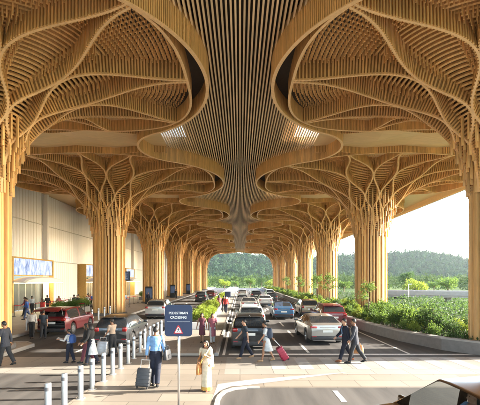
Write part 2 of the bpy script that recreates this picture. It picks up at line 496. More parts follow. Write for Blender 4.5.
proto = make_column()
first = True
for side, sx in (('left', -1), ('right', 1)):
    for k in range(NCOL):
        c = proto if first else copy_tree(proto)
        first = False
        c.location = (sx * CXL, Y0 + S0 * k, 0)
        where = {0: 'nearest', NCOL - 1: 'farthest'}.get(k, ORD[k])
        extra = 'beside the terminal wall' if sx < 0 else 'in the green planter'
        lab = f'{where} fluted timber tree column of the {side} row, {extra}' if k in (0, NCOL - 1) else f'{where} fluted timber tree column of the {side} row counted from the front, {extra}'
        tag(c, lab, 'column', 'timber tree columns with flared crowns')

# ================================================================== CANOPY ROOF
roof = thing('canopy_roof', 'wide timber canopy roof with dark slatted ceiling and wavy edged wooden soffits', 'roof', (0, 0, 0))
RB, RC, CB, CC = 7.0, 3.2, 3.5, 8.3
def wave_half():
    """(X, y) of the wave from the tip of a bulge (y=0) to the middle of the hollow (y=9)"""
    out = []
    a1 = math.atan2(9, CC - CB)
    for i in range(40):
        a = a1 * i / 39; out.append((CB + RB * math.cos(a), RB * math.sin(a)))
    for i in range(1, 26):
        # from the join, turning back the other way round the hollow's centre (CC, 9)
        b = PI + a1 + (PI - (a1 + 0)) * i / 25 if False else (PI + a1) - a1 * i / 25
        out.append((CC + RC * math.cos(b), 9 + RC * math.sin(b)))
    return out
WH = wave_half()
def wave_line(y0, y1):
    pts = []
    for k in range(-2, NCOL + 1):
        c = Y0 + S0 * k
        for X, y in reversed(WH): pts.append((X, c - y))
        for X, y in WH[1:-1]: pts.append((X, c + y))
    pts = [p for p in pts if y0 <= p[1] <= y1]
    # even resampling along the line
    d = [0]
    for a, b in zip(pts, pts[1:]): d.append(d[-1] + math.hypot(b[0] - a[0], b[1] - a[1]))
    n = int(d[-1] / .095)
    xs = np.interp(np.linspace(0, d[-1], n), d, [p[0] for p in pts]); ys = np.interp(np.linspace(0, d[-1], n), d, [p[1] for p in pts])
    return list(zip(xs, ys))
YB = Y0 - 27.0
WL = wave_line(YB, YEND)
XE = 11.2                       # roof runs out to 23.2 m from the axis
for sx in (-1, 1):
    pl = [(sx * (CXL - X), y) for X, y in WL]
    m = MB(); rings = []; low = []
    for i, p in enumerate(pl):
        a = Vector(pl[max(0, i - 1)]); b = Vector(pl[min(len(pl) - 1, i + 1)]); t = (b - a).normalized(); nn = Vector((-t.y, t.x)); P2 = Vector(p)
        if i % 3 == 0 or i == len(pl) - 1:
            for lst, w, z0, z1 in ((rings, .03, ZE - .05, ZS + .3), (low, .075, ZE - .10, ZE - .06)):
                q0, q1 = P2 - nn * w, P2 + nn * w
                lst.append([(q0.x, q0.y, z0), (q1.x, q1.y, z0), (q1.x, q1.y, z1), (q0.x, q0.y, z1)])
        if 1:
            b2, c = t * .032, nn * .06; z0, z1 = ZE - .05, ZS + .29
            q = [P2 - b2 - c, P2 + b2 - c, P2 + b2 + c, P2 - b2 + c]
            m.add([(v.x, v.y, z0) for v in q] + [(v.x, v.y, z1) for v in q], [(0, 1, 5, 4), (2, 3, 7, 6), (1, 2, 6, 5), (3, 0, 4, 7)], 0)
    m.loft(rings, True, 2); m.loft(low, True, 1)
    m.build('wave_fascia', [M['wood'], M['wood_light'], M['wood_mid']], roof)
    # smooth soffit between the wave and the outer edge
    m = MB(); vs = []
    pp = pl[::4] + [pl[-1]]
    for p in pp: vs += [(p[0] + sx * .06, p[1], ZS), (sx * (CXL + XE), p[1], ZS)]
    fs = [(2 * i, 2 * i + 1, 2 * i + 3, 2 * i + 2) for i in range(len(pp) - 1)]
    m.add(vs, fs).build('soffit', M['wood_panel'], roof)
    # dark plates in the eyes of the bulges
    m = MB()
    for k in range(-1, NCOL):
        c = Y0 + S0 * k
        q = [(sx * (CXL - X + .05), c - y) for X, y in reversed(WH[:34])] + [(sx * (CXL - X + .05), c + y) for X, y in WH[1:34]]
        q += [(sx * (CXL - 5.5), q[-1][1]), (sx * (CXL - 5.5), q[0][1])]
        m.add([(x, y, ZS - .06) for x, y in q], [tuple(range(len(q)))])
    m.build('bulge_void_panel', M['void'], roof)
    # edge beam
    m = MB(); m.box((sx * (CXL + XE), (YB + YEND) / 2, ZS + .1), (.5, YEND - YB, 1.3)); m.box((sx * (CXL + XE - .05), (YB + YEND) / 2, ZS - .6), (.3, YEND - YB + .1, .1), mi=1)
    m.build('edge_beam', [M['wood_panel'], M['wood_light']], roof)
for sx in (-1, 1):
    for k in range(-1, NCOL - 1):
        c = Y0 + S0 * k + 9; m = MB(); X = [-8.0, -5.2, -2.6, 0, 2.6, 5.2, 6.6]; e = [2.6, 1.7, 2.35, 1.8, 2.35, 1.7, 2.0]
        vs = []
        for x, w in zip(X, e): vs += [(sx * CXL - sx * x, c - w, ZS - .10), (sx * CXL - sx * x, c, ZS - (.42 if abs(w - 2.35) < .2 else .04)), (sx * CXL - sx * x, c + w, ZS - .10)]
        fs = []
        for i in range(len(X) - 1):
            for q in (0, 1): a = 3 * i + q; fs += [(a, a + 1, a + 4), (a, a + 4, a + 3)]
        m.add(vs, fs); m.build('folded_panel', M['wood_panel'], roof)
        m = MB()
        for q in (0, 2):
            for i in range(len(X) - 1):
                A, B = Vector(vs[3 * i + q]), Vector(vs[3 * i + 3 + q]); L = (B - A).length; ang = math.atan2(B.y - A.y, B.x - A.x); mid = (A + B) / 2
                m.box((mid.x, mid.y, ZS - .30), (L + .03, .05, .52), ang, 1)
                nb = int(L / .11)
                for t in range(nb):
                    f = A.lerp(B, (t + .5) / nb); m.box((f.x, f.y, ZS - .30), (.055, .11, .54), ang, 0)
        m.build('panel_edge', [M['wood'], M['wood_mid']], roof)
m = MB()
xs = np.arange(-7.14, 7.2, .17)
for x in xs:
    m.box((x, (YB + YEND) / 2, ZS + .1), (.072, YEND - YB, .16))
m.build('slatted_ceiling', M['slat'], roof)
# deck with skylight openings over the hollows
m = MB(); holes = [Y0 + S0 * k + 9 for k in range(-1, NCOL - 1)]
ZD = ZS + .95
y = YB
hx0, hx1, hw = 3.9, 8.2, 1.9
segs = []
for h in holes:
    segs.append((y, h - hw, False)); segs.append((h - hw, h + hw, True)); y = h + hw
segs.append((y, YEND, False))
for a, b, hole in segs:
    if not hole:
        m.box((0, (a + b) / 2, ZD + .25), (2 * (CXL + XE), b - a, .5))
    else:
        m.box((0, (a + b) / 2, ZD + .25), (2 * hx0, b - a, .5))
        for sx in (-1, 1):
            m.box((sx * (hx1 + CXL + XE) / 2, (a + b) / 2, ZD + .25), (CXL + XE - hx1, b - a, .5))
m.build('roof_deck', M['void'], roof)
m = MB()
for h in holes:
    for sx in (-1, 1):
        xm = sx * (hx0 + hx1) / 2
        for q in (-1, 1):
            m.box((xm, h + q * (hw - .02), ZD + .1), (hx1 - hx0, .05, 1.0)); m.box((xm + q * ((hx1 - hx0) / 2 - .02), h, ZD + .1), (.05, 2 * hw - .1, 1.0))
m.build('skylight_curb', M['white'], roof)
# end fascia closing the far edge
m = MB(); m.box((0, YEND + .1, ZS + .35), (2 * (CXL + XE), .3, 1.5)); m.box((0, YB - .1, ZS + .35), (2 * (CXL + XE), .3, 1.5))
m.build('end_fascia', M['wood_panel'], roof)

# ================================================================== TERMINAL FACADE
XF = -22.8
fac = thing('terminal_facade', 'tall pleated translucent terminal wall in pale beige along the left side', 'wall', (0, 0, 0))
M['pleat'] = pmat('pleated_panel', (.80, .80, .82), rough=.35, var=.07, scale=.5, stretch=(1, 3, .12), coat=.15)
M['pleat_low'] = pmat('pleated_panel_lower', (.80, .785, .785), rough=.35, var=.07, scale=.5, stretch=(1, 3, .12), coat=.15)
def pleats(name, mat, z0, z1, x, y0, y1, w=.56, depth=.2):
    m = MB(); n = int((y1 - y0) / w); vs = []
    for i in range(n):
        y = y0 + i * w
        for dy, dx in ((0, 0), (w * .46, depth * .9), (w * .54, depth), (w * .96, .03)): vs.append((y + dy, x + dx))
    vs.append((y0 + n * w, x))
    v = [(b, a, z0) for a, b in vs] + [(b, a, z1) for a, b in vs]; k = len(vs)
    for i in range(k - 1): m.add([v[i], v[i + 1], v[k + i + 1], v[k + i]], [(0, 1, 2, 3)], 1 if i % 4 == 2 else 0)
    j = MB()
    for i in range(n): j.box((x + .05, y0 + i * w - .01, (z0 + z1) / 2), (.10, .02, z1 - z0 - .02))
    j.build('pleat_joint', M['joint'], fac)
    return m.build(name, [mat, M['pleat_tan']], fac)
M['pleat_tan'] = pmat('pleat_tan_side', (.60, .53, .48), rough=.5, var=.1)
M['joint'] = pmat('pleat_joint_metal', (.55, .50, .45), rough=.5, var=.1)
ENT = [(37.0, 45.2), (54.6, 60.6), (74, 80), (92, 98)]
# solid wall behind, with openings
m = MB(); y = -10
for a, b in ENT:
    m.box((XF - .3, (y + a) / 2, 6.9), (.4, a - y, 13.6)); m.box((XF - .3, (a + b) / 2, 9.4), (.4, b - a, 8.6)); y = b
m.box((XF - .3, (y + YEND + 20) / 2, 6.9), (.4, YEND + 20 - y, 13.6))
m.build('wall_core', M['concrete'], fac)
y = -10
for a, b in ENT + [(YEND + 20, 0)]:
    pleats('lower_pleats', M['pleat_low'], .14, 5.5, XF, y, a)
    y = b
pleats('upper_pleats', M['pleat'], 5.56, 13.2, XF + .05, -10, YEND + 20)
m = MB(); m.box((XF + .2, (YEND + 10) / 2, 9.6), (.12, YEND + 30, .07)); m.box((XF + .24, (YEND + 10) / 2, 5.53), (.16, YEND + 30, .05))
m.build('wall_rail', M['alu'], fac)
for k in range(8):
    MB().box((XF + .5, 8.6 + 18 * k, 6.6), (.5, .32, 13)).build('wall_pier', M['pleat'], fac)

# entrance portals
def mural_mat():
    t = NT('media_screen')
    tc = t.new('ShaderNodeTexCoord'); mp = t.new('ShaderNodeMapping'); mp.inputs['Scale'].default_value = (1, 1.6, .45)
    t.lk(tc.outputs['Object'], mp.inputs['Vector'])
    n = t.new('ShaderNodeTexNoise'); n.inputs['Scale'].default_value = 2.2; n.inputs['Detail'].default_value = 6; n.inputs['Roughness'].default_value = .75
    t.lk(mp.outputs[0], n.inputs['Vector'])
    r = t.new('ShaderNodeValToRGB'); e = r.color_ramp.elements
    e[0].position = .36; e[0].color = (.08, .13, .30, 1); e[1].position = .6; e[1].color = (.75, .8, .9, 1)
    q = e.new(.47); q.color = (.36, .45, .66, 1)
    t.lk(n.outputs['Fac'], r.inputs['Fac'])
    t.lk(r.outputs[0], t.b.inputs['Emission Color']); t.b.inputs['Emission Strength'].default_value = .17
    t.b.inputs['Base Color'].default_value = (.02, .02, .025, 1); t.b.inputs['Roughness'].default_value = .25
    return t.m
M['screen'] = mural_mat()
M['lit_ceiling'] = emat('lit_entrance_soffit', (1, .85, .5), .8)
M['gold_frame'] = pmat('golden_timber_frame', (.55, .34, .10), rough=.45, var=.12)
M['clear_glass'] = pmat('door_glass', (.09, .10, .105), rough=.06, var=.1, spec=.8)
M['inner'] = pmat('hall_interior', (.45, .36, .24), rough=.7, var=.25, scale=1.2)
desc = ['nearest lit terminal entrance with a blue and white screen above a white canopy', 'second lit terminal entrance with a small screen, past the nearest one', 'third terminal entrance, mostly behind the left columns', 'farthest terminal entrance at the end of the pleated wall']
for i, (a, b) in enumerate(ENT):
    e = thing('terminal_entrance', desc[i], 'entrance', (XF, (a + b) / 2, .14), 0, 'entrances in the terminal wall')
    w = b - a
    m = MB()
    for q in (-1, 1): m.box((.45, q * (w / 2 - .12), 2.65), (1.3, .24, 5.3))
    m.box((.45, 0, 5.37), (1.3, w, .14)); m.box((.47, 0, 3.62), (1.3, w - .5, .1))
    m.build('frame', M['gold_frame'], e)
    MB().box((.98, 0, 4.5), (.06, w - .52, 1.6)).build('screen', M['screen'], e)
    m = MB(); rings = []
    for k in range(15):
        f = k / 14; yy = -w / 2 + .1 + f * (w - .2); zz = 3.0 + .5 * math.sin(PI * min(1, f * 1.02)) ** .5
        rings.append([(1.0, yy, 2.9), (2.3, yy, 2.9), (2.3, yy, zz - .12), (2.1, yy, zz), (1.0, yy, zz)])
    m.loft(rings).build('canopy', M['white'], e, smooth=False)
    MB().box((1.2, 0, 2.86), (2.1, w - .6, .05)).build('lit_soffit', M['lit_ceiling'], e)
    m = MB(); nd = 6
    for k in range(nd): m.box((.05, -w / 2 + .35 + (k + .5) * (w - .7) / nd, 1.4), (.05, (w - .7) / nd - .08, 2.7))
    m.build('glass_door', M['clear_glass'], e)
    m = MB()
    for k in range(nd + 1): m.box((.06, -w / 2 + .35 + k * (w - .7) / nd, 1.4), (.09, .07, 2.8))
    m.build('door_frame', M['alu'], e)
# ================================================================== PLANTING
def leaf(m, p, d, L, W, r, mi=0):
    """one folded leaf: two triangles pairs along direction d"""
    d = d.normalized(); s = d.cross(Vector((r.uniform(-1, 1), r.uniform(-1, 1), r.uniform(-1, 1)))).normalized(); n = s.cross(d)
    a, b, c, e = p, p + d * L * .5 + s * W * .5 + n * L * .06, p + d * L - n * L * .12, p + d * L * .5 - s * W * .5 + n * L * .06
    m.add([a, b, c, e], [(0, 1, 2), (0, 2, 3)], mi)
def rdir(r, up=.3):
    v = Vector((r.gauss(0, 1), r.gauss(0, 1), r.gauss(0, 1) + up)); return v.normalized()
def shrub(name, seed, rad, h, nleaf, L, W, mat, stems=7, spiky=False):
    r = random.Random(seed); root = bpy.data.objects.new(name, None); COL.objects.link(root)
    m = MB(); st = MB()
    tips = []
    for i in range(stems):
        a = 2 * PI * i / stems + r.uniform(-.4, .4); q = r.uniform(.25, .95)
        tip = Vector((math.cos(a) * rad * q, math.sin(a) * rad * q, h * r.uniform(.55, 1) * (1.05 - .35 * q)))
        mid = Vector((tip.x * .35, tip.y * .35, tip.z * .55)); st.tube([(0, 0, -.05), mid, tip], [.02, .014, .006], 5)
        tips.append((mid, tip))
    tips.append((Vector((0, 0, h * .5)), Vector((0, 0, h))))
    for i in range(nleaf):
        mid, tip = r.choice(tips); f = r.random() ** .7
        p = mid.lerp(tip, f) + Vector((r.gauss(0, rad * .20), r.gauss(0, rad * .20), r.gauss(0, h * .11)))
        p.z = max(p.z, .04)
        if spiky: leaf(m, mid.lerp(tip, f), (tip - mid).normalized() * .5 + rdir(r, .5), L * r.uniform(.7, 1.25), W, r)
        else: leaf(m, p, rdir(r, .25) + Vector((p.x, p.y, 0)) * .6, L * r.uniform(.6, 1.25), W * r.uniform(.7, 1.2), r)
    m.build('foliage', mat, root); st.build('stems', M['bark'], root)
    return root
def young_tree(seed, h, mat, name='young_tree'):
    r = random.Random(seed); root = bpy.data.objects.new(name, None); COL.objects.link(root)
    t = MB(); m = MB()
    t.tube([(0, 0, -.1), (.03, .02, h * .4), (-.04, .05, h * .75), (0, 0, h * .95)], [.045, .035, .022, .008], 7)
    for i in range(13):
        z = h * r.uniform(.35, .92); a = r.uniform(0, 2 * PI); l = (1.05 - z / h) * h * r.uniform(.3, .55) + .15
        p0 = Vector((0, .02, z)); p1 = p0 + Vector((math.cos(a) * l, math.sin(a) * l, l * .45)); t.tube([p0, p0.lerp(p1, .5) + Vector((0, 0, .03)), p1], [.014, .01, .004], 5)
        for k in range(38):
            p = p0.lerp(p1, r.uniform(.35, 1.1)) + Vector((r.gauss(0, .11), r.gauss(0, .11), r.gauss(0, .1)))
            leaf(m, p, rdir(r, .1), r.uniform(.1, .2), r.uniform(.05, .09), r)
    m.build('crown', mat, root); t.build('trunk', M['bark'], root)
    return root

def pl_edge(y):
    return float(np.interp(y, [16.9, 18.3, 21, 25, 30, 200], [10.6, 9.5, 8.6, 8.05, 7.9, 7.9]))
EL = [(pl_edge(y), y) for y in (16.9, 17.5, 18.3, 19.6, 21, 23, 25, 28, 32, 60, 100, YEND + 8)]
pw = thing('planter_wall', 'low grey granite planter wall curving along the right side of the road', 'planter', (0, 0, 0))
def wall_strip(name, line, w, z0, z1, mat, par):
    m = MB(); L = [Vector((p[0], p[1], 0)) for p in line]; rings = []
    for i, p in enumerate(L):
        t = (L[min(i + 1, len(L) - 1)] - L[max(0, i - 1)]).normalized(); n = Vector((t.y, -t.x, 0))
        q = p + n * w
        rings.append([(p.x, p.y, z0), (q.x, q.y, z0), (q.x, q.y, z1), (p.x, p.y, z1)])
    m.loft(rings); return m.build(name, mat, par)
wall_strip('wall', EL, .28, -.02, .52, M['grey_kerb'], pw)
wall_strip('coping', [(x - .03, y) for x, y in EL], .36, .522, .60, M['concrete'], pw)
m = MB(); m.box((12.45, 17.02, .25), (3.2, .28, .54)); m.box((14.0, (16.9 + YEND + 8) / 2, .25), (.25, YEND - 8.9, .54)); m.build('end_wall', M['grey_kerb'], pw)
MB().box((12.43, 17.0, .562), (3.25, .36, .078)).build('end_coping', M['concrete'], pw)
m = MB(); vs = []
for x, y in EL: vs += [(x + .26, y + .1, .46), (13.9, y + .1, .46)]
m.add(vs, [(2 * i, 2 * i + 1, 2 * i + 3, 2 * i + 2) for i in range(len(EL) - 1)]).build('soil', M['soil'], pw)

P_SH = {
 'lime': shrub('lime_shrub', 1, .62, 1.05, 620, .19, .085, M['leaf_lime']),
 'mid': shrub('broadleaf_shrub', 2, .75, 1.45, 820, .24, .10, M['leaf_mid'], 9),
 'dark': shrub('dark_shrub', 3, .7, 1.2, 800, .15, .07, M['leaf_dark'], 9),
 'spiky': shrub('spiky_plant', 4, .6, 1.15, 300, .5, .05, M['leaf_mid'], 8, True)}
used = set()
def put(kind, x, y, z, s, label, group, sz=1.0):
    src = P_SH[kind]
    o = src if kind not in used else copy_tree(src)
    used.add(kind)
    o.location = (x, y, z); o.rotation_euler = (0, 0, rng.uniform(0, 6.28)); o.scale = (s, s, s * sz)
    return tag(o, label, 'shrub', group)
KD = {'lime': 'lime green leafy shrub', 'mid': 'mid green broad leaved shrub', 'dark': 'dark green dense shrub', 'spiky': 'spiky long leaved plant'}
def bay(y):
    k = int((y - Y0) // S0)
    if y < Y0 + 1: return 'at the front corner of the right planter'
    if k >= NCOL - 1: return 'past the last column of the right planter'
    return f'in the right planter between its {ORD[k]} and {ORD[k + 1]} columns'
y = 17.7
while y < YEND:
    x0 = pl_edge(y) + .75
    row = [x0, x0 + 1.15, x0 + 2.3, x0 + 3.6]
    far = y > 45
    for j, x in enumerate(row):
        if x > 13.5 or (far and j > 1): continue
        yy = y + rng.uniform(-.3, .3)
        if any((x - 12) ** 2 + (yy - (Y0 + S0 * k)) ** 2 < 1.9 ** 2 for k in range(NCOL)): continue
        if j == 0: kd = rng.choice(['lime', 'lime', 'lime', 'mid', 'spiky'])
        else: kd = rng.choice(['mid', 'lime', 'dark', 'lime', 'spiky'])
        if y < 20.5: kd = rng.choice(['dark', 'dark', 'spiky', 'mid'])
        s = rng.uniform(.75, 1.15) * (.6 if j == 0 else .72) * (.62 if y < 19.8 else 1)
        put(kd, x, yy, .46, s, KD[kd] + ' ' + bay(yy), 'shrubs in the right planter', rng.uniform(.85, 1.1))
    y += 1.05 if not far else 1.7
# the big bush by the front and two young trees
put('dark', 10.4, 20.9, .46, 1.25, 'big rounded dark green bush near the front of the right planter', None)
put('mid', 9.9, 23.0, .46, .95, 'tall broad leaved bush just behind the big dark bush of the right planter', None)
yt = young_tree(5, 2.7, M['leaf_mid']); yt.location = (9.6, 29.0, .46); tag(yt, 'slender young tree in front of the second right column', 'tree', 'young trees in the planter')
for i, (x, y) in enumerate([(9.4, 47), (9.6, 41.5), (9.4, 62), (9.4, 79)]):
    c = copy_tree(yt); c.location = (x, y, .46); c.rotation_euler = (0, 0, i * 1.3); c.scale = (1.25, 1.25, 1.3)
    tag(c, ['slender young tree in front of the third right column', 'young tree between the second and third right columns', 'young tree in front of the fourth right column', 'young tree in front of the fifth right column'][i], 'tree', 'young trees in the planter')
# ground cover in the planter
m = MB(); r = random.Random(9)
for i in range(9000):
    y = 17.3 + (r.random() ** 1.7) * 80; x = r.uniform(pl_edge(y) + .3, 13.8)
    leaf(m, Vector((x, y, .46 + r.random() * .16)), rdir(r, .4), r.uniform(.12, .26), r.uniform(.05, .1), r)
tag(m.build('ground_cover', M['leaf_dark']), kind='stuff')
# hedge on the median, in a pale trough
tr = thing('planter_trough', 'long pale trough holding the lime hedge on the median', 'planter', (-2.7, 45.5, .1))
m = MB(); m.box((0, 0, .24), (1.3, 41, .46)); m.build('trough', M['white'], tr)
MB().box((0, 0, .475), (1.16, 40.8, .02)).build('soil', M['soil'], tr)
y = 25.6
i = 0
while y < 65.5:
    for dx in ((-.32, .32) if y < 40 else (0,)):
        put('lime', -2.7 + dx + rng.uniform(-.08, .08), y, .56, rng.uniform(.52, .74), 'lime green bush of the hedge on the median', 'hedge bushes on the median')
    y += .85; i += 1
# plants in troughs on the terminal platform
for i, (x, y) in enumerate([(-15.6, 33.5), (-15.6, 36.0), (-15.6, 38.5), (-15.6, 62), (-15.6, 65)]):
    t = thing('planter_trough', f'dark planter trough on the terminal platform, {ORD[i]} from the front', 'planter', (x, y, .14), 0, 'dark troughs on the platform')
    m = MB(); m.rbox((0, 0, .26), (.7, 2.0, .5), .03); m.build('trough', M['grey_kerb'], t)
    for k in range(2):
        put('mid', x, y - .5 + k, .62, .62, f'small green plant in the {ORD[i]} dark trough on the platform', 'plants in the dark troughs')

# ================================================================== FAR LANDSCAPE
def far_tree(m, c, rad, h, r, n, ls, core=True):
    c = Vector(c)
    for k in range(n):
        d = rdir(r, .25); q = r.uniform(.55, 1.05)
        p = c + Vector((d.x * rad * q, d.y * rad * q, h * .5 + d.z * h * .5 * q))
        leaf(m, p, d + rdir(r, .2) * .8, ls * r.uniform(.6, 1.3), ls * r.uniform(.5, .9), r)
    if core:
        m.ell((c.x, c.y, c.z + h * .45), (rad * .72, rad * .72, h * .42), 7, 5)
M['far_leaf'] = leafmat('woodland_leaf', (.055, .085, .028), (.10, .15, .04), tr=.2, island=.45, spec=.04)
M['hill_leaf'] = leafmat('hill_forest_leaf', (.024, .05, .02), (.045, .09, .03), tr=.15, island=.35)
M['hill_leaf'].node_tree.nodes['Principled BSDF'].inputs['Roughness'].default_value = .9
M['hill_leaf'].node_tree.nodes['Principled BSDF'].inputs['Specular IOR Level'].default_value = .1
M['hill_soil'] = pmat('hill_ground', (.05, .065, .03), rough=.95, var=.3, scale=.05)
RIDGE_PX = [-200, -60, 60, 150, 185, 205, 225, 245, 270, 300, 345, 375, 395, 413, 425, 440, 460, 480, 560, 700]
RIDGE_Y = [262, 258, 264, 268, 264, 254, 251, 252, 257, 258, 253, 254.5, 251.5, 248.5, 249, 252.5, 258, 262, 266, 262]
DR = 660.0
def ridge(x):
    px = CX + x * FPX / DR
    return (HZ - float(np.interp(px, RIDGE_PX, RIDGE_Y))) * DR / FPX + HC - 5.5
def hill_z(x, y):
    f = (y - 400) / (DR - 400)
    f = max(0, min(1, f)); s = f * f * (3 - 2 * f)
    b = max(0, 1 - max(0, (y - DR) / 340)) ** 1.2
    return -.62 + (ridge(x * DR / max(y, 420)) + 1) * s * b * (.86 + .14 * mnoise.noise(Vector((x * .012, y * .012, 0)))) + 5 * s * mnoise.noise(Vector((x * .02, y * .016, 3)))
m = MB(); nx, ny = 90, 34
for j in range(ny + 1):
    y = 395 + 640 * j / ny
    for i in range(nx + 1):
        x = -760 + 1560 * i / nx
        z = hill_z(x, y)
        if i in (0, nx) or j in (0, ny): z = -1.2
        m.v.append((x, y, z))
for j in range(ny):
    for i in range(nx):
        a = j * (nx + 1) + i; m.f.append((a, a + 1, a + nx + 2, a + nx + 1)); m.m.append(0)
struct(m.build('hill', M['hill_soil'], smooth=True))
m = MB(); r = random.Random(21); cnt = 0
while cnt < 3600:
    y = 405 + 300 * r.random(); x = r.uniform(-.42, .74) * y
    px = CX + x * FPX / y
    if px < 60 and r.random() < .6: continue
    rad = r.uniform(3.0, 6.0); far_tree(m, (x, y, hill_z(x, y) - 1.2), rad, rad * r.uniform(1.5, 2.1), r, 20, rad * .62)
    cnt += 1
tag(m.build('hill_forest', M['hill_leaf']), kind='stuff')
# dense wood at the foot of the hill
m = MB(); cnt = 0
while cnt < 420:
    y = 150 + 190 * r.random() ** 1.2; x = r.uniform(-.25, .72) * y + 8
    if y < 170 and abs(x) < 26: continue
    rad = r.uniform(1.9, 3.6); far_tree(m, (x, y, -.7), rad, r.uniform(4.0, 7.2), r, 74, rad * .34, False)
    cnt += 1
tag(m.build('woodland', M['far_leaf']), kind='stuff')
# trees that stand out in front of the wood
def lone_tree(seed, h, rad, mat):
    r = random.Random(seed); root = bpy.data.objects.new('roadside_tree', None); COL.objects.link(root)
    t = MB(); m = MB()
    t.tube([(0, 0, -.3), (.1, 0, h * .3), (0, .1, h * .62)], [.22, .16, .08], 8)
    for i in range(9):
        a = i * 2.4; z = h * r.uniform(.5, .86); q = r.uniform(.35, .75) * rad
        c = Vector((math.cos(a) * q, math.sin(a) * q, z)); t.tube([(0, 0, h * .38), c * .6 + Vector((0, 0, z * .34)), c], [.09, .05, .02], 5)
        for k in range(95):
            d = rdir(r, .15); p = c + Vector((d.x * rad * .42, d.y * rad * .42, d.z * h * .15)) * r.uniform(.4, 1.05)
            leaf(m, p, d + rdir(r, 0), r.uniform(.3, .6), r.uniform(.18, .3), r)
    m.build('crown', mat, root); t.build('trunk', M['bark'], root)
    return root
LT = [lone_tree(31, 5.2, 2.4, M['leaf_mid']), lone_tree(32, 6.2, 2.2, M['leaf_dark']), lone_tree(33, 4.2, 2.6, M['leaf_lime'])]
ltl = ['mid green roadside tree beyond the pale viaduct', 'tall dark roadside tree beyond the pale viaduct', 'low lime green roadside tree beyond the pale viaduct']
spots = [(47, 88, 0), (56, 92, 1), (66, 104, 2), (38, 84, 2), (78, 108, 0), (60, 120, 0), (33, 90, 1), (48, 112, 1), (86, 126, 2), (29, 108, 0), (71, 132, 0), (95, 118, 1)]
seen = set()
for i, (x, y, k) in enumerate(spots):
    o = LT[k] if k not in seen else copy_tree(LT[k]); seen.add(k)
    o.location = (x, y, -.62); o.rotation_euler = (0, 0, i * 1.7); s = rng.uniform(.75, 1.1); o.scale = (s, s, s)
    tag(o, ltl[k], 'tree', 'roadside trees beyond the viaduct')
for i, (x, y, k) in enumerate([(-6, 150, 2), (4, 154, 0), (12, 149, 2), (-14, 152, 0), (20, 156, 1), (-22, 150, 1), (9, 162, 1), (-2, 165, 0)]):
    o = copy_tree(LT[k]); o.location = (x, y, -.3); o.rotation_euler = (0, 0, i * 2.1); s = rng.uniform(.7, 1.0); o.scale = (s, s, s)
    tag(o, ['mid green', 'dark green', 'lime green'][k] + ' tree closing the far end of the road', 'tree', 'trees at the end of the road')
# pale viaduct crossing the fields on the right
vd = thing('viaduct', 'pale concrete viaduct with low parapets crossing the green fields', 'bridge', (0, 0, 0))
V0, V1 = Vector((24.5, 74, 0)), Vector((92, 47, 0)); vt = (V1 - V0).normalized(); vn = Vector((-vt.y, vt.x, 0)); VL = (V1 - V0).length
va = math.atan2(vt.y, vt.x); vc = (V0 + V1) / 2
m = MB(); m.box((vc.x, vc.y, .55), (VL, 6, .5), va); m.build('deck', M['concrete'], vd)
for q in (-1, 1):
    c = vc + vn * q * 3.0; MB().box((c.x, c.y, 1.0), (VL, .25, .75), va).build('parapet', M['concrete'], vd)
for k in range(8):
    c = V0 + vt * (4 + k * 9.4)
    m = MB(); m.box((c.x, c.y, -.3), (.8, 4.2, 1.2), va); m.build('pier', M['concrete'], vd)
# low field shrubs between the canopy and the viaduct
m = MB()
for i in range(230):
    y = r.uniform(24, 95); x = 17.5 + r.random() ** 1.1 * (y * .8 - 14)
    if x < 17.5 or abs((Vector((x, y, 0)) - V0).dot(vn)) < 4.5: continue
    far_tree(m, (x, y, .0 if x < 30 else -.75), r.uniform(.5, 1.3), r.uniform(.4, 1.0), r, 44, .27, False)
tag(m.build('field_scrub', M['leaf_dark']), kind='stuff')
for i, (x, y) in enumerate([(29.5, 50), (34, 56.5), (26.5, 61)]):
    f = thing('lamp_post', ['white slim lamp post nearest the right edge beyond the planter', 'white slim lamp post in the middle of the green field', 'white slim lamp post nearest the second right column'][i], 'lamp post', (x, y, -.62), 0, 'white posts in the field')
    MB().tube([(0, 0, 0), (0, 0, 3.2)], [.09, .07], 8).build('pole', M['white'], f); MB().rbox((.2, 0, 3.25), (.6, .16, .08), .03).build('lamp_head', M['alu'], f)
# ================================================================== CARS
def paint(name, col, metal=.3, rough=.28):
    return pmat(name, col, rough=rough, metal=metal, var=.05, scale=2, coat=.4)
PT = {'silver': paint('silver_car_paint', (.50, .49, .46), .6), 'white': paint('white_car_paint', (.52, .51, .49), .0),
      'black': paint('black_car_paint', (.010, .0105, .012), .2), 'blue': paint('blue_car_paint', (.06, .15, .27), .3),
      'maroon': paint('maroon_car_paint', (.14, .018, .022), .3), 'red': paint('bright_red_car_paint', (.13, .011, .013), .1), 'gold': paint('beige_car_paint', (.34, .27, .17), .5),
      'grey': paint('grey_car_paint', (.03, .031, .033), .3), 'brown': paint('dark_brown_car_paint', (.07, .034, .015), .4, .2), 'pale': paint('pale_silver_car_paint', (.34, .32, .29), .55)}
M['tail'] = pmat('red_tail_lamp', (.28, .008, .008), rough=.12, var=.15, coat=.6)
M['head'] = pmat('clear_head_lamp', (.7, .72, .74), rough=.08, var=.1, coat=.6)
M['plate'] = pmat('number_plate', (.72, .71, .66), rough=.4, var=.04)
M['rim'] = pmat('alloy_rim', (.50, .50, .51), rough=.28, metal=.8, var=.08)
M['chrome'] = pmat('chrome_strip', (.7, .7, .7), rough=.12, metal=1, var=.03)
M['trim'] = pmat('dark_lower_trim', (.028, .028, .03), rough=.6, var=.2)
M['seat'] = pmat('car_seat_cloth', (.05, .045, .04), rough=.8, var=.2)
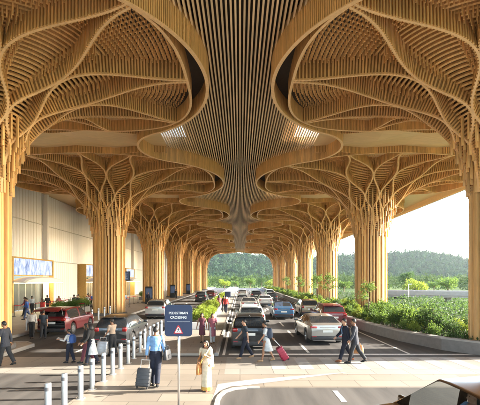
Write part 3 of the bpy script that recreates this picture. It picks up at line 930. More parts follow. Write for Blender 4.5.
KINDS = {
 'sedan': dict(L=4.6, W=1.80, H=1.45, wb=2.70, yc=.02, rw=.33, prof=[(-2.3, .84), (-2.26, .99), (-1.85, 1.05), (-1.72, 1.07), (-.98, 1.37), (-.2, 1.45), (.35, 1.41), (1.12, 1.02), (1.9, .90), (2.18, .78), (2.3, .6)], rg=(-1.72, -.98), ws=(.35, 1.12), belt=(.95, .90), B=-.22),
 'coupe': dict(L=4.7, W=1.88, H=1.42, wb=2.80, yc=.02, rw=.35, prof=[(-2.35, .80), (-2.32, 1.0), (-2.1, 1.07), (-1.98, 1.08), (-1.0, 1.36), (-.15, 1.42), (.35, 1.39), (1.15, 1.0), (1.95, .88), (2.2, .76), (2.35, .6)], rg=(-1.98, -1.0), ws=(.35, 1.15), belt=(.97, .90), B=-.25),
 'suv': dict(L=4.45, W=1.84, H=1.64, wb=2.66, yc=.05, rw=.36, prof=[(-2.22, .92), (-2.2, 1.06), (-2.14, 1.10), (-1.76, 1.54), (-1.2, 1.62), (-.4, 1.64), (.35, 1.58), (1.08, 1.12), (1.9, 1.0), (2.14, .86), (2.22, .66)], rg=(-2.14, -1.76), ws=(.35, 1.08), belt=(1.03, .98), B=-.25),
 'hatch': dict(L=4.2, W=1.78, H=1.52, wb=2.56, yc=.03, rw=.33, prof=[(-2.1, .86), (-2.08, .98), (-2.02, 1.02), (-1.55, 1.42), (-1.0, 1.50), (-.3, 1.52), (.35, 1.47), (1.1, 1.03), (1.8, .92), (2.02, .8), (2.1, .62)], rg=(-2.02, -1.55), ws=(.35, 1.1), belt=(.96, .92), B=-.25)}
def make_car(name, kind, pm, open_gate=False, see_through=False, rails=False):
    K = KINDS[kind]; L, W, H = K['L'], K['W'], K['H']
    root = bpy.data.objects.new(name, None); COL.objects.link(root)
    py, pz = [p[0] for p in K['prof']], [p[1] for p in K['prof']]
    zr = lambda y: float(np.interp(y, py, pz))
    hl = L / 2; yw = (-K['wb'] / 2 + K['yc'], K['wb'] / 2 + K['yc']); ra = K['rw'] + .07
    ys = set(py) | {round(v, 4) for v in np.linspace(-hl, hl, 54)}
    for a in K['rg'] + K['ws']: ys |= {a + .045, a - .045}
    wins = [(K['rg'][1] - (.35 if kind in ('sedan', 'coupe') else .12), K['B'] - .05), (K['B'] + .05, K['ws'][0] + .42)]
    for a, b in wins: ys |= {a, b}
    ys = sorted(y for y in ys if -hl <= y <= hl)
    ys = [y for i, y in enumerate(ys) if i == 0 or y - ys[i - 1] > .012]
    def low(y):
        z = .24
        for c in yw:
            if abs(y - c) < ra: z = max(z, K['rw'] + math.sqrt(ra * ra - (y - c) ** 2))
        return z
    b0, b1 = K['belt']
    def sec(y):
        pl = 1 - .13 * max(0, (abs(y) - hl + .75) / .75) ** 2.2
        w = W / 2 * pl; zt = zr(y); b = min(b0 + (b1 - b0) * (y + hl) / L, zt - .035); q = max(0, min(1, (zt - b) / (H - b)))
        zl = low(y); zm = max(.56, zl + .06); zb = max(b - .1, zm + .04)
        g0, g1 = w * .925, W / 2 * .70
        x7 = g0 + (g1 - g0) * q
        return [(w * .90, zl), (w * .985, min(zl + .07, zm - .03)), (w, zm), (w * .988, zb), (w * .955, b), (g0, b + .012), (g0 + (x7 - g0) * .5 + .02 * q, b + (zt - b) * .48), (x7 + .01 * q, b + (zt - b) * .87), (x7 * .93, b + (zt - b) * .965), (x7 * .55, zt - .005), (0, zt)]
    S = [sec(y) for y in ys]; nj = len(S[0])
    parts = {k: MB() for k in ('body', 'rear_window', 'windshield')}
    for sx in (-1, 1):
        for i in range(len(ys) - 1):
            ya, yb = ys[i], ys[i + 1]; ym = (ya + yb) / 2
            for j in range(nj - 1):
                k = 'body'
                if j in (8, 9) and K['rg'][0] + .03 < ym < K['rg'][1] - .03: k = 'rear_window'
                elif j in (8, 9) and K['ws'][0] + .03 < ym < K['ws'][1] - .03: k = 'windshield'
                elif j in (5, 6):
                    for wi, (a, b) in enumerate(wins):
                        if a - 1e-6 <= ya and yb <= b + 1e-6: k = f'side_window#{sx}{wi}'
                if k == 'rear_window' and open_gate: continue
                q = [(sx * S[i][j][0], ya, S[i][j][1]), (sx * S[i + 1][j][0], yb, S[i + 1][j][1]), (sx * S[i + 1][j + 1][0], yb, S[i + 1][j + 1][1]), (sx * S[i][j + 1][0], ya, S[i][j + 1][1])]
                parts.setdefault(k, MB()).add(q, [(0, 1, 2, 3) if sx > 0 else (3, 2, 1, 0)])
        for e, y in ((0, ys[0]), (-1, ys[-1])):
            if e == 0 and open_gate: continue
            for j in range(nj - 1):
                a, b = S[e][j], S[e][j + 1]
                q = [(sx * a[0], y, a[1]), (sx * b[0], y, b[1]), (0, y, b[1]), (0, y, a[1])]
                parts['body'].add(q, [(0, 1, 2, 3) if (sx > 0) == (e == 0) else (3, 2, 1, 0)])
    for k, mb in parts.items():
        if not mb.f: continue
        k = k.split('#')[0]; me = mb.mesh(k); bm = bmesh.new(); bm.from_mesh(me); bmesh.ops.remove_doubles(bm, verts=bm.verts[:], dist=.0006); bm.to_mesh(me); bm.free()
        me.materials.append(pm if k == 'body' else (M['see_glass'] if see_through else M['glass_dark']))
        me.polygons.foreach_set('use_smooth', [True] * len(me.polygons)); me.set_sharp_from_angle(angle=R(38))
        link(k, me, root)
    b = b0; yr, yf = -hl, hl
    # lower trim, bumpers, lamps, plates
    m = MB(); m.box((0, 0, .30), (W * .80, L * .88, .18)); m.build('underbody', M['trim'], root)
    MB().rbox((0, yr + .10, .36), (W * .90, .26, .24), .07).build('rear_bumper', M['trim'], root, True, angle=40)
    MB().rbox((0, yf - .10, .34), (W * .86, .26, .20), .07).build('front_bumper', M['trim'], root, True, angle=40)
    zt = {'sedan': .86, 'coupe': .90, 'suv': .98, 'hatch': .90}[kind]
    for s in (-1, 1):
        MB().rbox((s * W * .375, yr + .075, zt), {'sedan': (.34, .18, .12), 'coupe': (.36, .18, .10), 'suv': (.24, .20, .17), 'hatch': (.22, .2, .2)}[kind], .045).build('tail_lamp', M['tail'], root, True, angle=40)
        MB().rbox((s * W * .36, yf - .15, .70), (.36, .26, .14), .05).build('head_lamp', M['head'], root, True, angle=40)
        MB().rbox((s * W * .36, yr - .015, .44), (.22, .03, .045), .012).build('reflector', M['tail'], root)
        mm = MB(); mm.rbox((s * (W / 2 + .10), K['ws'][1] - .28, b1 + .11), (.22, .12, .15), .05); mm.tube([(s * (W / 2 - .06), K['ws'][1] - .28, b1 + .04), (s * (W / 2 + .04), K['ws'][1] - .28, b1 + .07)], .025, 6)
        mm.build('side_mirror', pm, root, True, angle=40)
        for yy in (K['B'] + .12, K['B'] - .85):
            MB().rbox((s * (W / 2 - .005), yy - .1, b1 - .12), (.04, .19, .035), .014).build('door_handle', pm, root)
        if rails:
            MB().tube([(s * W * .33, -1.5, H - .06), (s * W * .335, -1.35, H + .02), (s * W * .335, .1, H + .02), (s * W * .33, .3, H - .05)], .018, 6).build('roof_rail', M['chrome'], root)
    MB().rbox((0, yr - .012, zt - .2), (.50, .025, .12), .01).build('number_plate', M['plate'], root)
    MB().rbox((0, yr - .008, zt - .005), (W * .42, .03, .028), .01).build('boot_strip', M['chrome'], root)
    MB().rbox((0, yf - .06, .56), (.9, .16, .14), .04).build('grille', M['black'], root)
    MB().rbox((0, K['rg'][1] + .12, zr(K['rg'][1] + .12) + .015), (.05, .22, .06), .02).build('antenna_fin', pm, root)
    if kind in ('suv', 'hatch'):
        MB().rbox((0, K['rg'][1] - .02, zr(K['rg'][1]) + .012), (W * .60, .2, .035), .015).build('spoiler', pm, root, True, angle=40)
    # wheels
    rw = K['rw']
    ty = MB(); ty.lathe([(rw * .62, -.10), (rw * .93, -.11), (rw, -.08), (rw, .08), (rw * .93, .11), (rw * .62, .10)], n=24, caps=False)
    rmn = MB(); rmn.lathe([(rw * .64, .095), (rw * .60, .11), (rw * .57, .06), (.001, .05)], n=24, caps=False); rmn.lathe([(rw * .64, -.09), (.001, -.09)], n=24, caps=False)
    for k in range(10):
        a = k * 2 * PI / 10 + (.12 if k % 2 else -.12); rmn.box((math.cos(a) * rw * .33, math.sin(a) * rw * .33, .08), (rw * .56, .035, .03), a)
    rmn.lathe([(.055, .105), (.05, .11), (.001, .112)], n=10, caps=False)
    tyo = rio = None
    for s in (-1, 1):
        for c in yw:
            wl = bpy.data.objects.new('wheel', None); COL.objects.link(wl); wl.parent = root
            wl.location = (s * (W / 2 - .125), c, rw); wl.rotation_euler = (0, R(90) * s, 0)
            if tyo is None:
                tyo = ty.build('tyre', M['rubber'], wl, True, angle=40); rio = rmn.build('rim', M['rim'], wl)
            else:
                for src in (tyo, rio):
                    q = src.copy(); COL.objects.link(q); q.parent = wl
            MB().lathe([(.001, .05), (ra + .02, .05), (ra + .02, -.05)], n=20, caps=False)
    m = MB()
    for c in yw: m.box((0, c, rw + .12), (W * .70, ra * 2.05, .5))
    m.build('wheel_well', M['black'], root)
    if see_through:
        MB().rbox((0, K['ws'][1] - .42, b1 + .0), (W * .80, .55, .16), .06).build('dashboard', M['seat'], root, True, angle=50)
        q = MB(); q.tube([(.38 + .18 * math.cos(a), K['ws'][1] - .74 + .06 * math.sin(a), b1 - .02 + .17 * math.sin(a)) for a in [2 * PI * k / 16 for k in range(17)]], .014, 6); q.build('steering_wheel', M['black'], root)
    if see_through or open_gate:
        for s in (-1, 1):
            for yy in (.0, -1.0):
                m = MB(); m.rbox((s * .38, yy, .62), (.52, .55, .2), .07); m.rbox((s * .38, yy - .32, .98), (.5, .16, .62), .07); m.rbox((s * .38, yy - .36, 1.34), (.26, .1, .16), .04)
                m.build('seat', M['seat'], root, True, angle=50)
    if open_gate:
        m = MB(); m.box((0, -1.45, .62), (W * .84, 1.4, .06)); m.box((0, -.85, .95), (W * .8, .08, .7)); m.build('boot_floor', M['seat'], root)
        m = MB(); rings = []
        for k in range(7):
            f = k / 6; yy = K['rg'][1] - .05 - f * 1.1; zz = H + .01 + f * .22 - f * f * .30
            ww = W * (.34 + .07 * f); rings.append([(-ww, yy, zz - .06), (-ww * .8, yy, zz + .02), (0, yy, zz + .05), (ww * .8, yy, zz + .02), (ww, yy, zz - .06), (ww * .8, yy, zz - .07), (0, yy, zz - .05), (-ww * .8, yy, zz - .07)])
        m.loft(rings).build('tailgate', pm, root, True, angle=40)
        m = MB()
        for s in (-1, 1): m.tube([(s * W * .34, K['rg'][0] + .1, 1.1), (s * W * .36, K['rg'][1] - .6, H + .02)], .012, 6)
        m.build('gas_strut', M['chrome'], root)
        MB().rbox((-.3, -1.65, .84), (.5, .35, .4), .05).build('boot_luggage', M['black'], root)
    return root

t = NT('clear_car_glass'); t.b.inputs['Base Color'].default_value = (.02, .022, .024, 1); t.b.inputs['Roughness'].default_value = .03
_tr = t.new('ShaderNodeBsdfTransparent'); _tr.inputs['Color'].default_value = (.75, .78, .78, 1); _mx = t.new('ShaderNodeMixShader'); _mx.inputs[0].default_value = .9
t.lk(t.b.outputs[0], _mx.inputs[1]); t.lk(_tr.outputs[0], _mx.inputs[2]); t.lk(_mx.outputs[0], t.n['Material Output'].inputs['Surface'])
M['see_glass'] = t.m

CARS = [
 # name, kind, paint, px, y(depth), rot(deg), label, opts
 ('suv', 'suv', 'black', .46, 17.95, 0, 'black SUV stopped at the crossing behind the walking couple', dict(rails=True)),
 ('suv', 'suv', 'white', .75, 24.9, 0, 'white SUV right behind the black SUV at the crossing', dict(rails=True)),
 ('sedan_car', 'coupe', 'pale', 4.35, 19.6, 2, 'champagne silver sedan in the right lane beside the two men in suits', {}),
 ('suv', 'suv', 'maroon', 6.35, 26.0, 0, 'dark red SUV by the right planter ahead of the silver sedan', dict(rails=True)),
 ('hatchback_car', 'hatch', 'gold', 6.3, 34.6, 0, 'beige hatchback by the right planter ahead of the dark red SUV', {}),
 ('sedan_car', 'sedan', 'blue', 3.65, 32.2, 0, 'blue sedan in the middle of the right carriageway', {}),
 ('sedan_car', 'sedan', 'silver', .95, 40.6, 0, 'silver sedan ahead of the white SUV in the right carriageway', {}),
 ('sedan_car', 'sedan', 'white', 3.1, 47.0, 0, 'white sedan far ahead of the blue sedan', {}),
 ('suv', 'suv', 'black', 2.6, 62.0, 0, 'small far black SUV beyond the white sedan', {}),
 ('hatchback_car', 'hatch', 'grey', 4.6, 56.0, 0, 'grey hatchback far off on the right carriageway, right of the far black SUV', {}),
 ('sedan_car', 'sedan', 'silver', .5, 74.0, 0, 'tiny far silver sedan next to the median near the end of the road', {}),
 ('hatchback_car', 'hatch', 'white', 5.6, 72.0, 0, 'tiny far white hatchback near the right planter', {}),
 ('hatchback_car', 'hatch', 'grey', -6.25, 18.7, 0, 'dark grey hatchback with red tail lamps standing before the left crossing', {}),
 ('suv', 'suv', 'silver', -7.15, 32.6, 0, 'silver grey SUV on the left road beside the second left column', {}),
 ('suv', 'suv', 'red', -11.0, 22.6, 0, 'red SUV with raised dark tailgate parked at the left kerb', dict(open_gate=True)),
 ('hatchback_car', 'hatch', 'black', -5.9, 58.0, 0, 'black taxi like hatchback far along the left road', {}),
 ('sedan_car', 'sedan', 'maroon', -5.3, 69.0, 0, 'dark sedan at the far end of the left road', {}),
 ('suv', 'suv', 'brown', 3.85, 6.18, 93, 'dark brown SUV crossing in the bottom right corner with its driver visible', dict(see_through=True)),
]
protos = {}
for nm, kd, pt, x, y, rot, lab, op in CARS:
    key = (kd, tuple(sorted(op.items())))
    if key not in protos:
        c = make_car(nm, kd, PT[pt], **op); protos[key] = (c, pt)
    else:
        src, sp = protos[key]; c = copy_tree(src); c.name = nm
        if sp != pt: recolour(c, PT[sp], PT[pt])
    c.location = (x, y + (KINDS[kd]['L'] / 2 if rot < 30 else 0), .004); c.rotation_euler = (0, 0, R(rot))
    tag(c, lab, 'car', 'cars on the forecourt roads')
# ================================================================== PEOPLE
SK = {'light': pmat('fair_skin', (.46, .25, .16), rough=.5, var=.06), 'mid': pmat('brown_skin', (.27, .135, .075), rough=.5, var=.06), 'dark': pmat('deep_brown_skin', (.16, .075, .042), rough=.5, var=.06)}
CL = {}
def cloth(name, col):
    if name not in CL: CL[name] = pmat(name, col, rough=.85, var=.22, scale=9, bump=.9)
    return CL[name]
C = dict(navy=cloth('navy_cloth', (.006, .009, .022)), charcoal=cloth('charcoal_cloth', (.015, .016, .019)), black=cloth('black_cloth', (.012, .012, .013)), white=cloth('white_cloth', (.46, .45, .435)),
         sky=cloth('light_blue_shirt', (.15, .29, .50)), cream=cloth('cream_silk', (.56, .48, .34)), gold=cloth('gold_silk', (.50, .28, .06)), pink=cloth('rose_cloth', (.30, .09, .11)), plum=cloth('plum_cloth', (.12, .03, .045)),
         blue=cloth('bright_blue_cloth', (.03, .09, .32)), slate=cloth('slate_cloth', (.022, .032, .045)), grey=cloth('grey_suit', (.028, .031, .042)), beige=cloth('beige_cloth', (.36, .27, .20)), red=cloth('red_cloth', (.40, .03, .025)), denim=cloth('denim', (.04, .06, .13)), tan=cloth('tan_cloth', (.35, .22, .12)), brownshoe=cloth('brown_leather', (.20, .07, .03)), mint=cloth('pale_cloth', (.36, .385, .40)))
HAIR = pmat('dark_hair', (.012, .010, .009), rough=.5, var=.3, scale=30)
M['eye'] = pmat('eye_dark', (.01, .008, .007), rough=.15); M['lip'] = pmat('lip', (.25, .07, .06), rough=.5)
def remesh_obj(mb, name, mat, parent, voxel, smooth_it=6):
    me = mb.mesh(name); o = bpy.data.objects.new(name, me); COL.objects.link(o)
    md = o.modifiers.new('r', 'REMESH'); md.mode = 'VOXEL'; md.voxel_size = voxel; md.use_smooth_shade = True
    ms = o.modifiers.new('s', 'SMOOTH'); ms.factor = .5; ms.iterations = smooth_it
    dg = bpy.context.evaluated_depsgraph_get(); ev = o.evaluated_get(dg)
    nm = bpy.data.meshes.new_from_object(ev); nm.name = name
    bpy.data.objects.remove(o); bpy.data.meshes.remove(me)
    nm.materials.clear(); nm.materials.append(mat)
    return link(name, nm, parent)
def rotx(v, a, c=(0, 0, 0)):
    c = Vector(c); return Matrix.Rotation(a, 3, 'X') @ (Vector(v) - c) + c
def person(label, x, y, z, head, h, top, bottom, pose, skin='mid', hair='short', sleeves='long', btype='trousers', shoes='black', build=1.0, vox=.012, jacket=None, lean=3, face=True, group=None, look=0, skirt=None):
    """standing or walking figure facing local +Y; pose gives per side (thigh, knee) and (shoulder, abduct, elbow) angles in degrees"""
    u = h
    root = thing('person', label, 'person', (x, y, z), R(head), group)
    LT, LS, LA, LF = .245 * u, .245 * u, .165 * u, .145 * u
    legs = {}
    for s, k in ((-1, 'L'), (1, 'R')):
        th, kn = pose.get('leg' + k, (0, 2))
        a = R(th); b = R(th - kn)
        kp = Vector((0, math.sin(a) * LT, -math.cos(a) * LT)); ap = kp + Vector((0, math.sin(b) * LS, -math.cos(b) * LS))
        legs[s] = (kp, ap, b)
    hz = -min(l[1].z for l in legs.values()) + .042 * u
    hip = Vector((0, 0, hz)); la = R(-lean)
    body = MB(); topm = MB(); botm = MB()
    bw = build
    def up(v): return rotx(Vector(v), la, hip)
    prof = [(-.045, .060, .050), (-.02, .082, .062), (.02, .094 * bw, .068 * bw), (.07, .085 * bw, .062 * bw), (.12, .076 * bw, .056 * bw), (.18, .086 * bw, .064 * bw), (.24, .100, .068), (.285, .104, .058), (.312, .075, .046), (.33, .036, .034)]
    def torso(mb, inf, z0=-1, z1=9):
        rings = []
        for dz, rx, ry in prof:
            if not z0 <= dz <= z1: continue
            rings.append([up((math.cos(t) * (rx * u + inf), math.sin(t) * (ry * u + inf), hz + dz * u)) for t in [2 * PI * i / 16 for i in range(16)]])
        mb.loft(rings)
    torso(body, 0)
    neck = up((0, -.004 * u, hz + .315 * u)); hc = up((0, .014 * u, hz + .405 * u))
    body.tube([neck, hc - Vector((0, .012 * u, .03 * u))], [.034 * u, .030 * u], 10)
    RZ = Matrix.Translation(hc) @ Matrix.Rotation(R(look), 4, 'Z')
    hd = MB(); q = u
    hd.ell((0, -.004 * q, .012 * q), (.043 * q, .053 * q, .056 * q), 14, 10, M=RZ)
    hd.ell((0, .008 * q, -.022 * q), (.034 * q, .042 * q, .042 * q), 12, 8, M=RZ)
    hd.ell((0, .040 * q, -.052 * q), (.014 * q, .010 * q, .010 * q), 8, 6, M=RZ)
    hd.tube([RZ @ Vector((0, .050 * q, .008 * q)), RZ @ Vector((0, .062 * q, -.018 * q))], [.005 * q, .010 * q], 6)
    for s in (-1, 1): hd.ell((s * .044 * q, -.004 * q, -.006 * q), (.006 * q, .012 * q, .018 * q), 6, 5, M=RZ)
    body.add(hd.v, hd.f)
    wr = {}
    for s, k in ((-1, 'L'), (1, 'R')):
        kp, ap, sh = legs[s]; hj = hip + Vector((s * .048 * u, 0, 0)); kp = hj + kp - Vector((s * .004 * u, 0, 0)); ap = hj + ap - Vector((s * .008 * u, 0, 0))
        P_ = [hj + Vector((0, 0, .01 * u)), hj.lerp(kp, .45), kp, kp.lerp(ap, .32) - Vector((0, .006 * u, 0)), kp.lerp(ap, .75), ap]
        rad = [.056, .048, .034, .034, .024, .020]
        body.tube(P_, [r * u for r in rad], 10)
        ft = R(0) if abs(sh) < R(18) else sh * .6
        toe = ap + Vector((s * .01 * u, math.cos(ft) * .10 * u, -.028 * u + math.sin(ft) * .09 * u))
        heel = ap + Vector((0, -.030 * u, -.024 * u))
        body.tube([ap, toe], [.018 * u, .012 * u], 8)
        sm = MB(); sm.tube([heel, ap + Vector((0, .02 * u, -.018 * u)), ap.lerp(toe, .6) + Vector((0, 0, -.006 * u)), toe + Vector((0, .012 * u, 0))], [.022 * u, (.026 * u, .026 * u), (.026 * u, .020 * u), .012 * u], 10)
        if shoes: sm.build('shoe', C[shoes], root, True)
        if btype in ('trousers', 'tunic'):
            botm.tube(P_[:5] + [ap + Vector((0, 0, .008 * u))], [r * u + .012 for r in (.058, .052, .040, .040, .034, .032)], 12)
        elif btype == 'shorts':
            botm.tube(P_[:2] + [hj.lerp(kp, .85)], [r * u + .012 for r in (.058, .054, .05)], 12)
        # arm
        sh_, ab, el = pose.get('arm' + k, (0, 8, 12)); f = R(sh_); a_ = R(ab)
        sj = up((s * .105 * u, 0, hz + .285 * u))
        d1 = Vector((s * math.sin(a_), math.sin(f) * math.cos(a_), -math.cos(f) * math.cos(a_)))
        ej = sj + d1 * LA
        f2 = R(sh_ + el); inn = pose.get('in' + k, 0)
        d2 = Vector((s * math.sin(a_) * .5 - s * math.sin(R(inn)), math.sin(f2), -math.cos(f2))).normalized()
        wj = ej + d2 * LF; wr[s] = (wj, d2)
        body.tube([sj, sj.lerp(ej, .5), ej, ej.lerp(wj, .35), wj], [.030 * u, .026 * u, .021 * u, .022 * u, .014 * u], 8)
        body.ell(sj, (.032 * u, .032 * u, .032 * u), 8, 6)
        # hand: palm, four fingers, thumb
        pc = wj + d2 * .026 * u; side = d2.cross(Vector((s, 0, 0.01))).normalized(); nrm = side.cross(d2).normalized()
        body.tube([wj, pc, wj + d2 * .052 * u], [(.012 * u, .014 * u), (.011 * u, .022 * u), (.008 * u, .022 * u)], 8)
        curl = pose.get('curl' + k, 25)
        for i_f, (off, fl) in enumerate(((-.016, .040), (-.006, .046), (.005, .043), (.015, .034))):
            b0 = wj + d2 * .05 * u + side * off * u; c1 = R(curl + 4 * i_f); inward = -nrm * s
            dd = d2 * math.cos(c1) + inward * math.sin(c1); m1 = b0 + dd * fl * .5 * u
            dd2 = d2 * math.cos(c1 * 2.2) + inward * math.sin(c1 * 2.2)
            body.tube([b0 - d2 * .012 * u, b0, m1, m1 + dd2 * fl * .5 * u], [.0055 * u, .0055 * u, .0052 * u, .0042 * u], 6)
        tb = wj + d2 * .015 * u + side * .016 * u
        body.tube([tb, tb + (d2 * .6 + side * .8).normalized() * .026 * u, tb + (d2 * .85 + side * .55).normalized() * .045 * u], [.008 * u, .0065 * u, .005 * u], 6)
        inf = .010 if not jacket else .018
        if sleeves == 'long': topm.tube([sj, sj.lerp(ej, .5), ej, ej.lerp(wj, .5), wj - d2 * .012 * u], [r * u + inf for r in (.033, .029, .025, .023, .018)], 10)
        elif sleeves == 'short': topm.tube([sj, sj.lerp(ej, .4), sj.lerp(ej, .72)], [r * u + inf for r in (.033, .031, .031)], 10)
        if sleeves != 'none': topm.ell(sj, (.034 * u + inf,) * 3, 10, 8)
    body_o = remesh_obj(body, 'body', SK[skin], root, vox * .75, 3)
    torso(topm, .012 if not jacket else .02, z0=(-.03 if not jacket else -.06), z1=.315)
    if jacket: topm.tube([up((0, 0, hz - .09 * u)), up((0, 0, hz + .02 * u))], [(.075 * u + .022, .10 * u + .024)[::-1], (.07 * u + .02, .098 * u + .02)[::-1]], 14)
    remesh_obj(topm, 'jacket' if jacket else 'top', C[top], root, vox, 4)
    if jacket:      # shirt front
        m = MB(); m.tube([up((0, .052 * u, hz + .30 * u)), up((0, .066 * u, hz + .22 * u)), up((0, .064 * u, hz + .12 * u))], [(.03 * u, .02 * u), (.022 * u, .02 * u), (.006 * u, .02 * u)], 8); m.build('shirt', C[jacket], root, True)
    if btype in ('trousers', 'shorts', 'tunic'):
        rings = [[(math.cos(t) * (rx * u + .013), math.sin(t) * (ry * u + .013), hz + dz * u) for t in [2 * PI * i / 16 for i in range(16)]] for dz, rx, ry in prof[:4]]
        botm.loft(rings); remesh_obj(botm, 'shorts' if btype == 'shorts' else 'trousers', C[bottom], root, vox, 3)
    if btype not in ('trousers', 'shorts'):
        zb = {'tunic': .25, 'skirt': .20, 'long_skirt': .07, 'sari': .012, 'dress': .27}[btype] * u
        sp = max(abs(legs[-1][1].y), abs(legs[1][1].y)) * (hz - zb) / hz
        mid = (legs[-1][1].y + legs[1][1].y) / 2
        rings = []
        for i in range(9):
            f = i / 8; zz = hz + .09 * u + (zb - hz - .09 * u) * f; ring = []
            for kk in range(28):
                t = 2 * PI * kk / 28; pl = 1 + .05 * f * math.sin(t * 7 + 1)
                rx = (.085 + .012 * f) * u * pl * (1.12 if f > .15 else 1); ry = (.068 + (.012 * f)) * u * pl + sp * f * .55
                ring.append((math.cos(t) * rx, math.sin(t) * ry + mid * f, zz))
            rings.append(ring)
        MB().loft(rings, False).build('sari_drape' if btype == 'sari' else {'dress': 'dress_skirt', 'tunic': 'tunic_skirt'}.get(btype, 'skirt'), C[skirt or bottom], root, True)
        if btype == 'sari':
            low = [[(px_ * 1.02, (py_ - mid) * 1.02 + mid, zz) for px_, py_, _ in rings[-1]] for zz in (zb + .075 * u, zb + .004)]
            MB().loft(low, False).build('sari_border', C['gold'], root, True)
            # pallu over the left shoulder, falling to the hip and across the front
            m = MB(); path = [(.085, .075, .02), (.03, .092, .12), (-.045, .088, .21), (-.075, .05, .295), (-.08, -.005, .322), (-.08, -.06, .27), (-.085, -.080, .12), (-.09, -.085, -.08)]
            pts = [up((a * u, b_ * u, hz + c_ * u)) for a, b_, c_ in path]
            m.tube(pts, [(.012 * u, .045 * u), (.012 * u, .05 * u), (.012 * u, .048 * u), (.012 * u, .040 * u), (.012 * u, .036 * u), (.012 * u, .04 * u), (.012 * u, .05 * u), (.010 * u, .055 * u)], 10); m.build('pallu', C['cream'], root, True)
            pts2 = [p + Vector((.012, .03 * u if i < 4 else -.03 * u, -.03 * u)) for i, p in enumerate(pts)]
            m = MB(); m.tube(pts2[:4], [(.010 * u, .018 * u)] * 4, 8); m.tube(pts2[5:], [(.010 * u, .018 * u)] * 3, 8); m.build('pallu_border', C['gold'], root, True)
    # hair
    hm = MB(); rings = []
    for j in range(8):
        a = j / 7 * PI; ring = []
        for kk in range(16):
            t = 2 * PI * kk / 16; fr = max(0, math.sin(t))
            aa = a * (.56 - .24 * fr if math.sin(t) > 0 else .56 + .19 * -math.sin(t))
            ring.append(RZ @ Vector((math.sin(aa) * math.cos(t) * .0485 * q, math.sin(aa) * math.sin(t) * .060 * q - .005 * q, .014 * q + math.cos(aa) * .063 * q)))
        rings.append(ring)
    hm.loft(rings, True)
    if hair == 'long':
        hm.tube([RZ @ Vector((0, -.030 * q, .03 * q)), RZ @ Vector((0, -.05 * q, -.04 * q)), RZ @ Vector((0, -.056 * q, -.10 * q)), up((0, -.078 * u, hz + .21 * u))], [(.035 * q, .048 * q)[::-1], (.022 * q, .050 * q)[::-1], (.018 * q, .052 * q)[::-1], (.008 * q, .028 * q)[::-1]], 12)
        for s in (-1, 1): hm.tube([RZ @ Vector((s * .040 * q, -.006 * q, .03 * q)), RZ @ Vector((s * .05 * q, -.012 * q, -.04 * q)), RZ @ Vector((s * .056 * q, -.012 * q, -.105 * q))], [.014 * q, .016 * q, .008 * q], 8)
    elif hair == 'bun': hm.ell((0, -.062 * q, .0), (.028 * q, .026 * q, .028 * q), 8, 6, M=RZ)
    elif hair == 'scarf':
        hm.tube([RZ @ Vector((0, -.02 * q, .03 * q)), RZ @ Vector((0, -.035 * q, -.05 * q)), up((0, -.02 * u, hz + .29 * u))], [.058 * q, .056 * q, .085 * q], 12)
    hm.build('hair' if hair != 'scarf' else 'headscarf', HAIR, root, True)
    if face:
        for s in (-1, 1): MB().ell((s * .0165 * q, .0445 * q, .006 * q), (.0065 * q, .005 * q, .0042 * q), 8, 6, M=RZ).build('eye', M['eye'], root, True)
        MB().ell((0, .0505 * q, -.034 * q), (.013 * q, .005 * q, .0045 * q), 8, 6, M=RZ).build('mouth', M['lip'], root, True)
    bpy.context.view_layer.update()
    mw = Matrix.Translation((x, y, z)) @ Matrix.Rotation(R(head), 4, 'Z')
    return dict(root=root, hand={s: mw @ (w[0] + w[1] * .06 * u) for s, w in wr.items()}, hz=hz, u=u, M=mw, up=up)

WALK = dict(legL=(17, 6), legR=(-13, 14), armL=(-20, 8, 18), armR=(24, 8, 22))
WALK2 = dict(legL=(-14, 14), legR=(16, 5), armL=(22, 8, 22), armR=(-20, 8, 16))
STAND = dict(legL=(2, 3), legR=(-2, 2), armL=(4, 9, 14), armR=(-2, 9, 16))
M['leather_tan'] = pmat('tan_leather', (.42, .17, .045), rough=.5, var=.2, scale=10, bump=.2)
M['leather_black'] = pmat('black_leather', (.02, .02, .022), rough=.5, var=.2, scale=10, bump=.2)
M['case_black'] = pmat('black_luggage', (.03, .031, .034), rough=.55, var=.15, scale=14, bump=.2); M['case_red'] = pmat('crimson_luggage', (.30, .02, .045), rough=.4, var=.12); M['case_silver'] = pmat('silver_luggage', (.42, .43, .45), rough=.35, metal=.4, var=.1)
M['pack_blue'] = pmat('blue_nylon', (.03, .08, .26), rough=.7, var=.15, bump=.2); M['pack_navy'] = pmat('navy_nylon', (.022, .034, .06), rough=.7, var=.15, bump=.2)
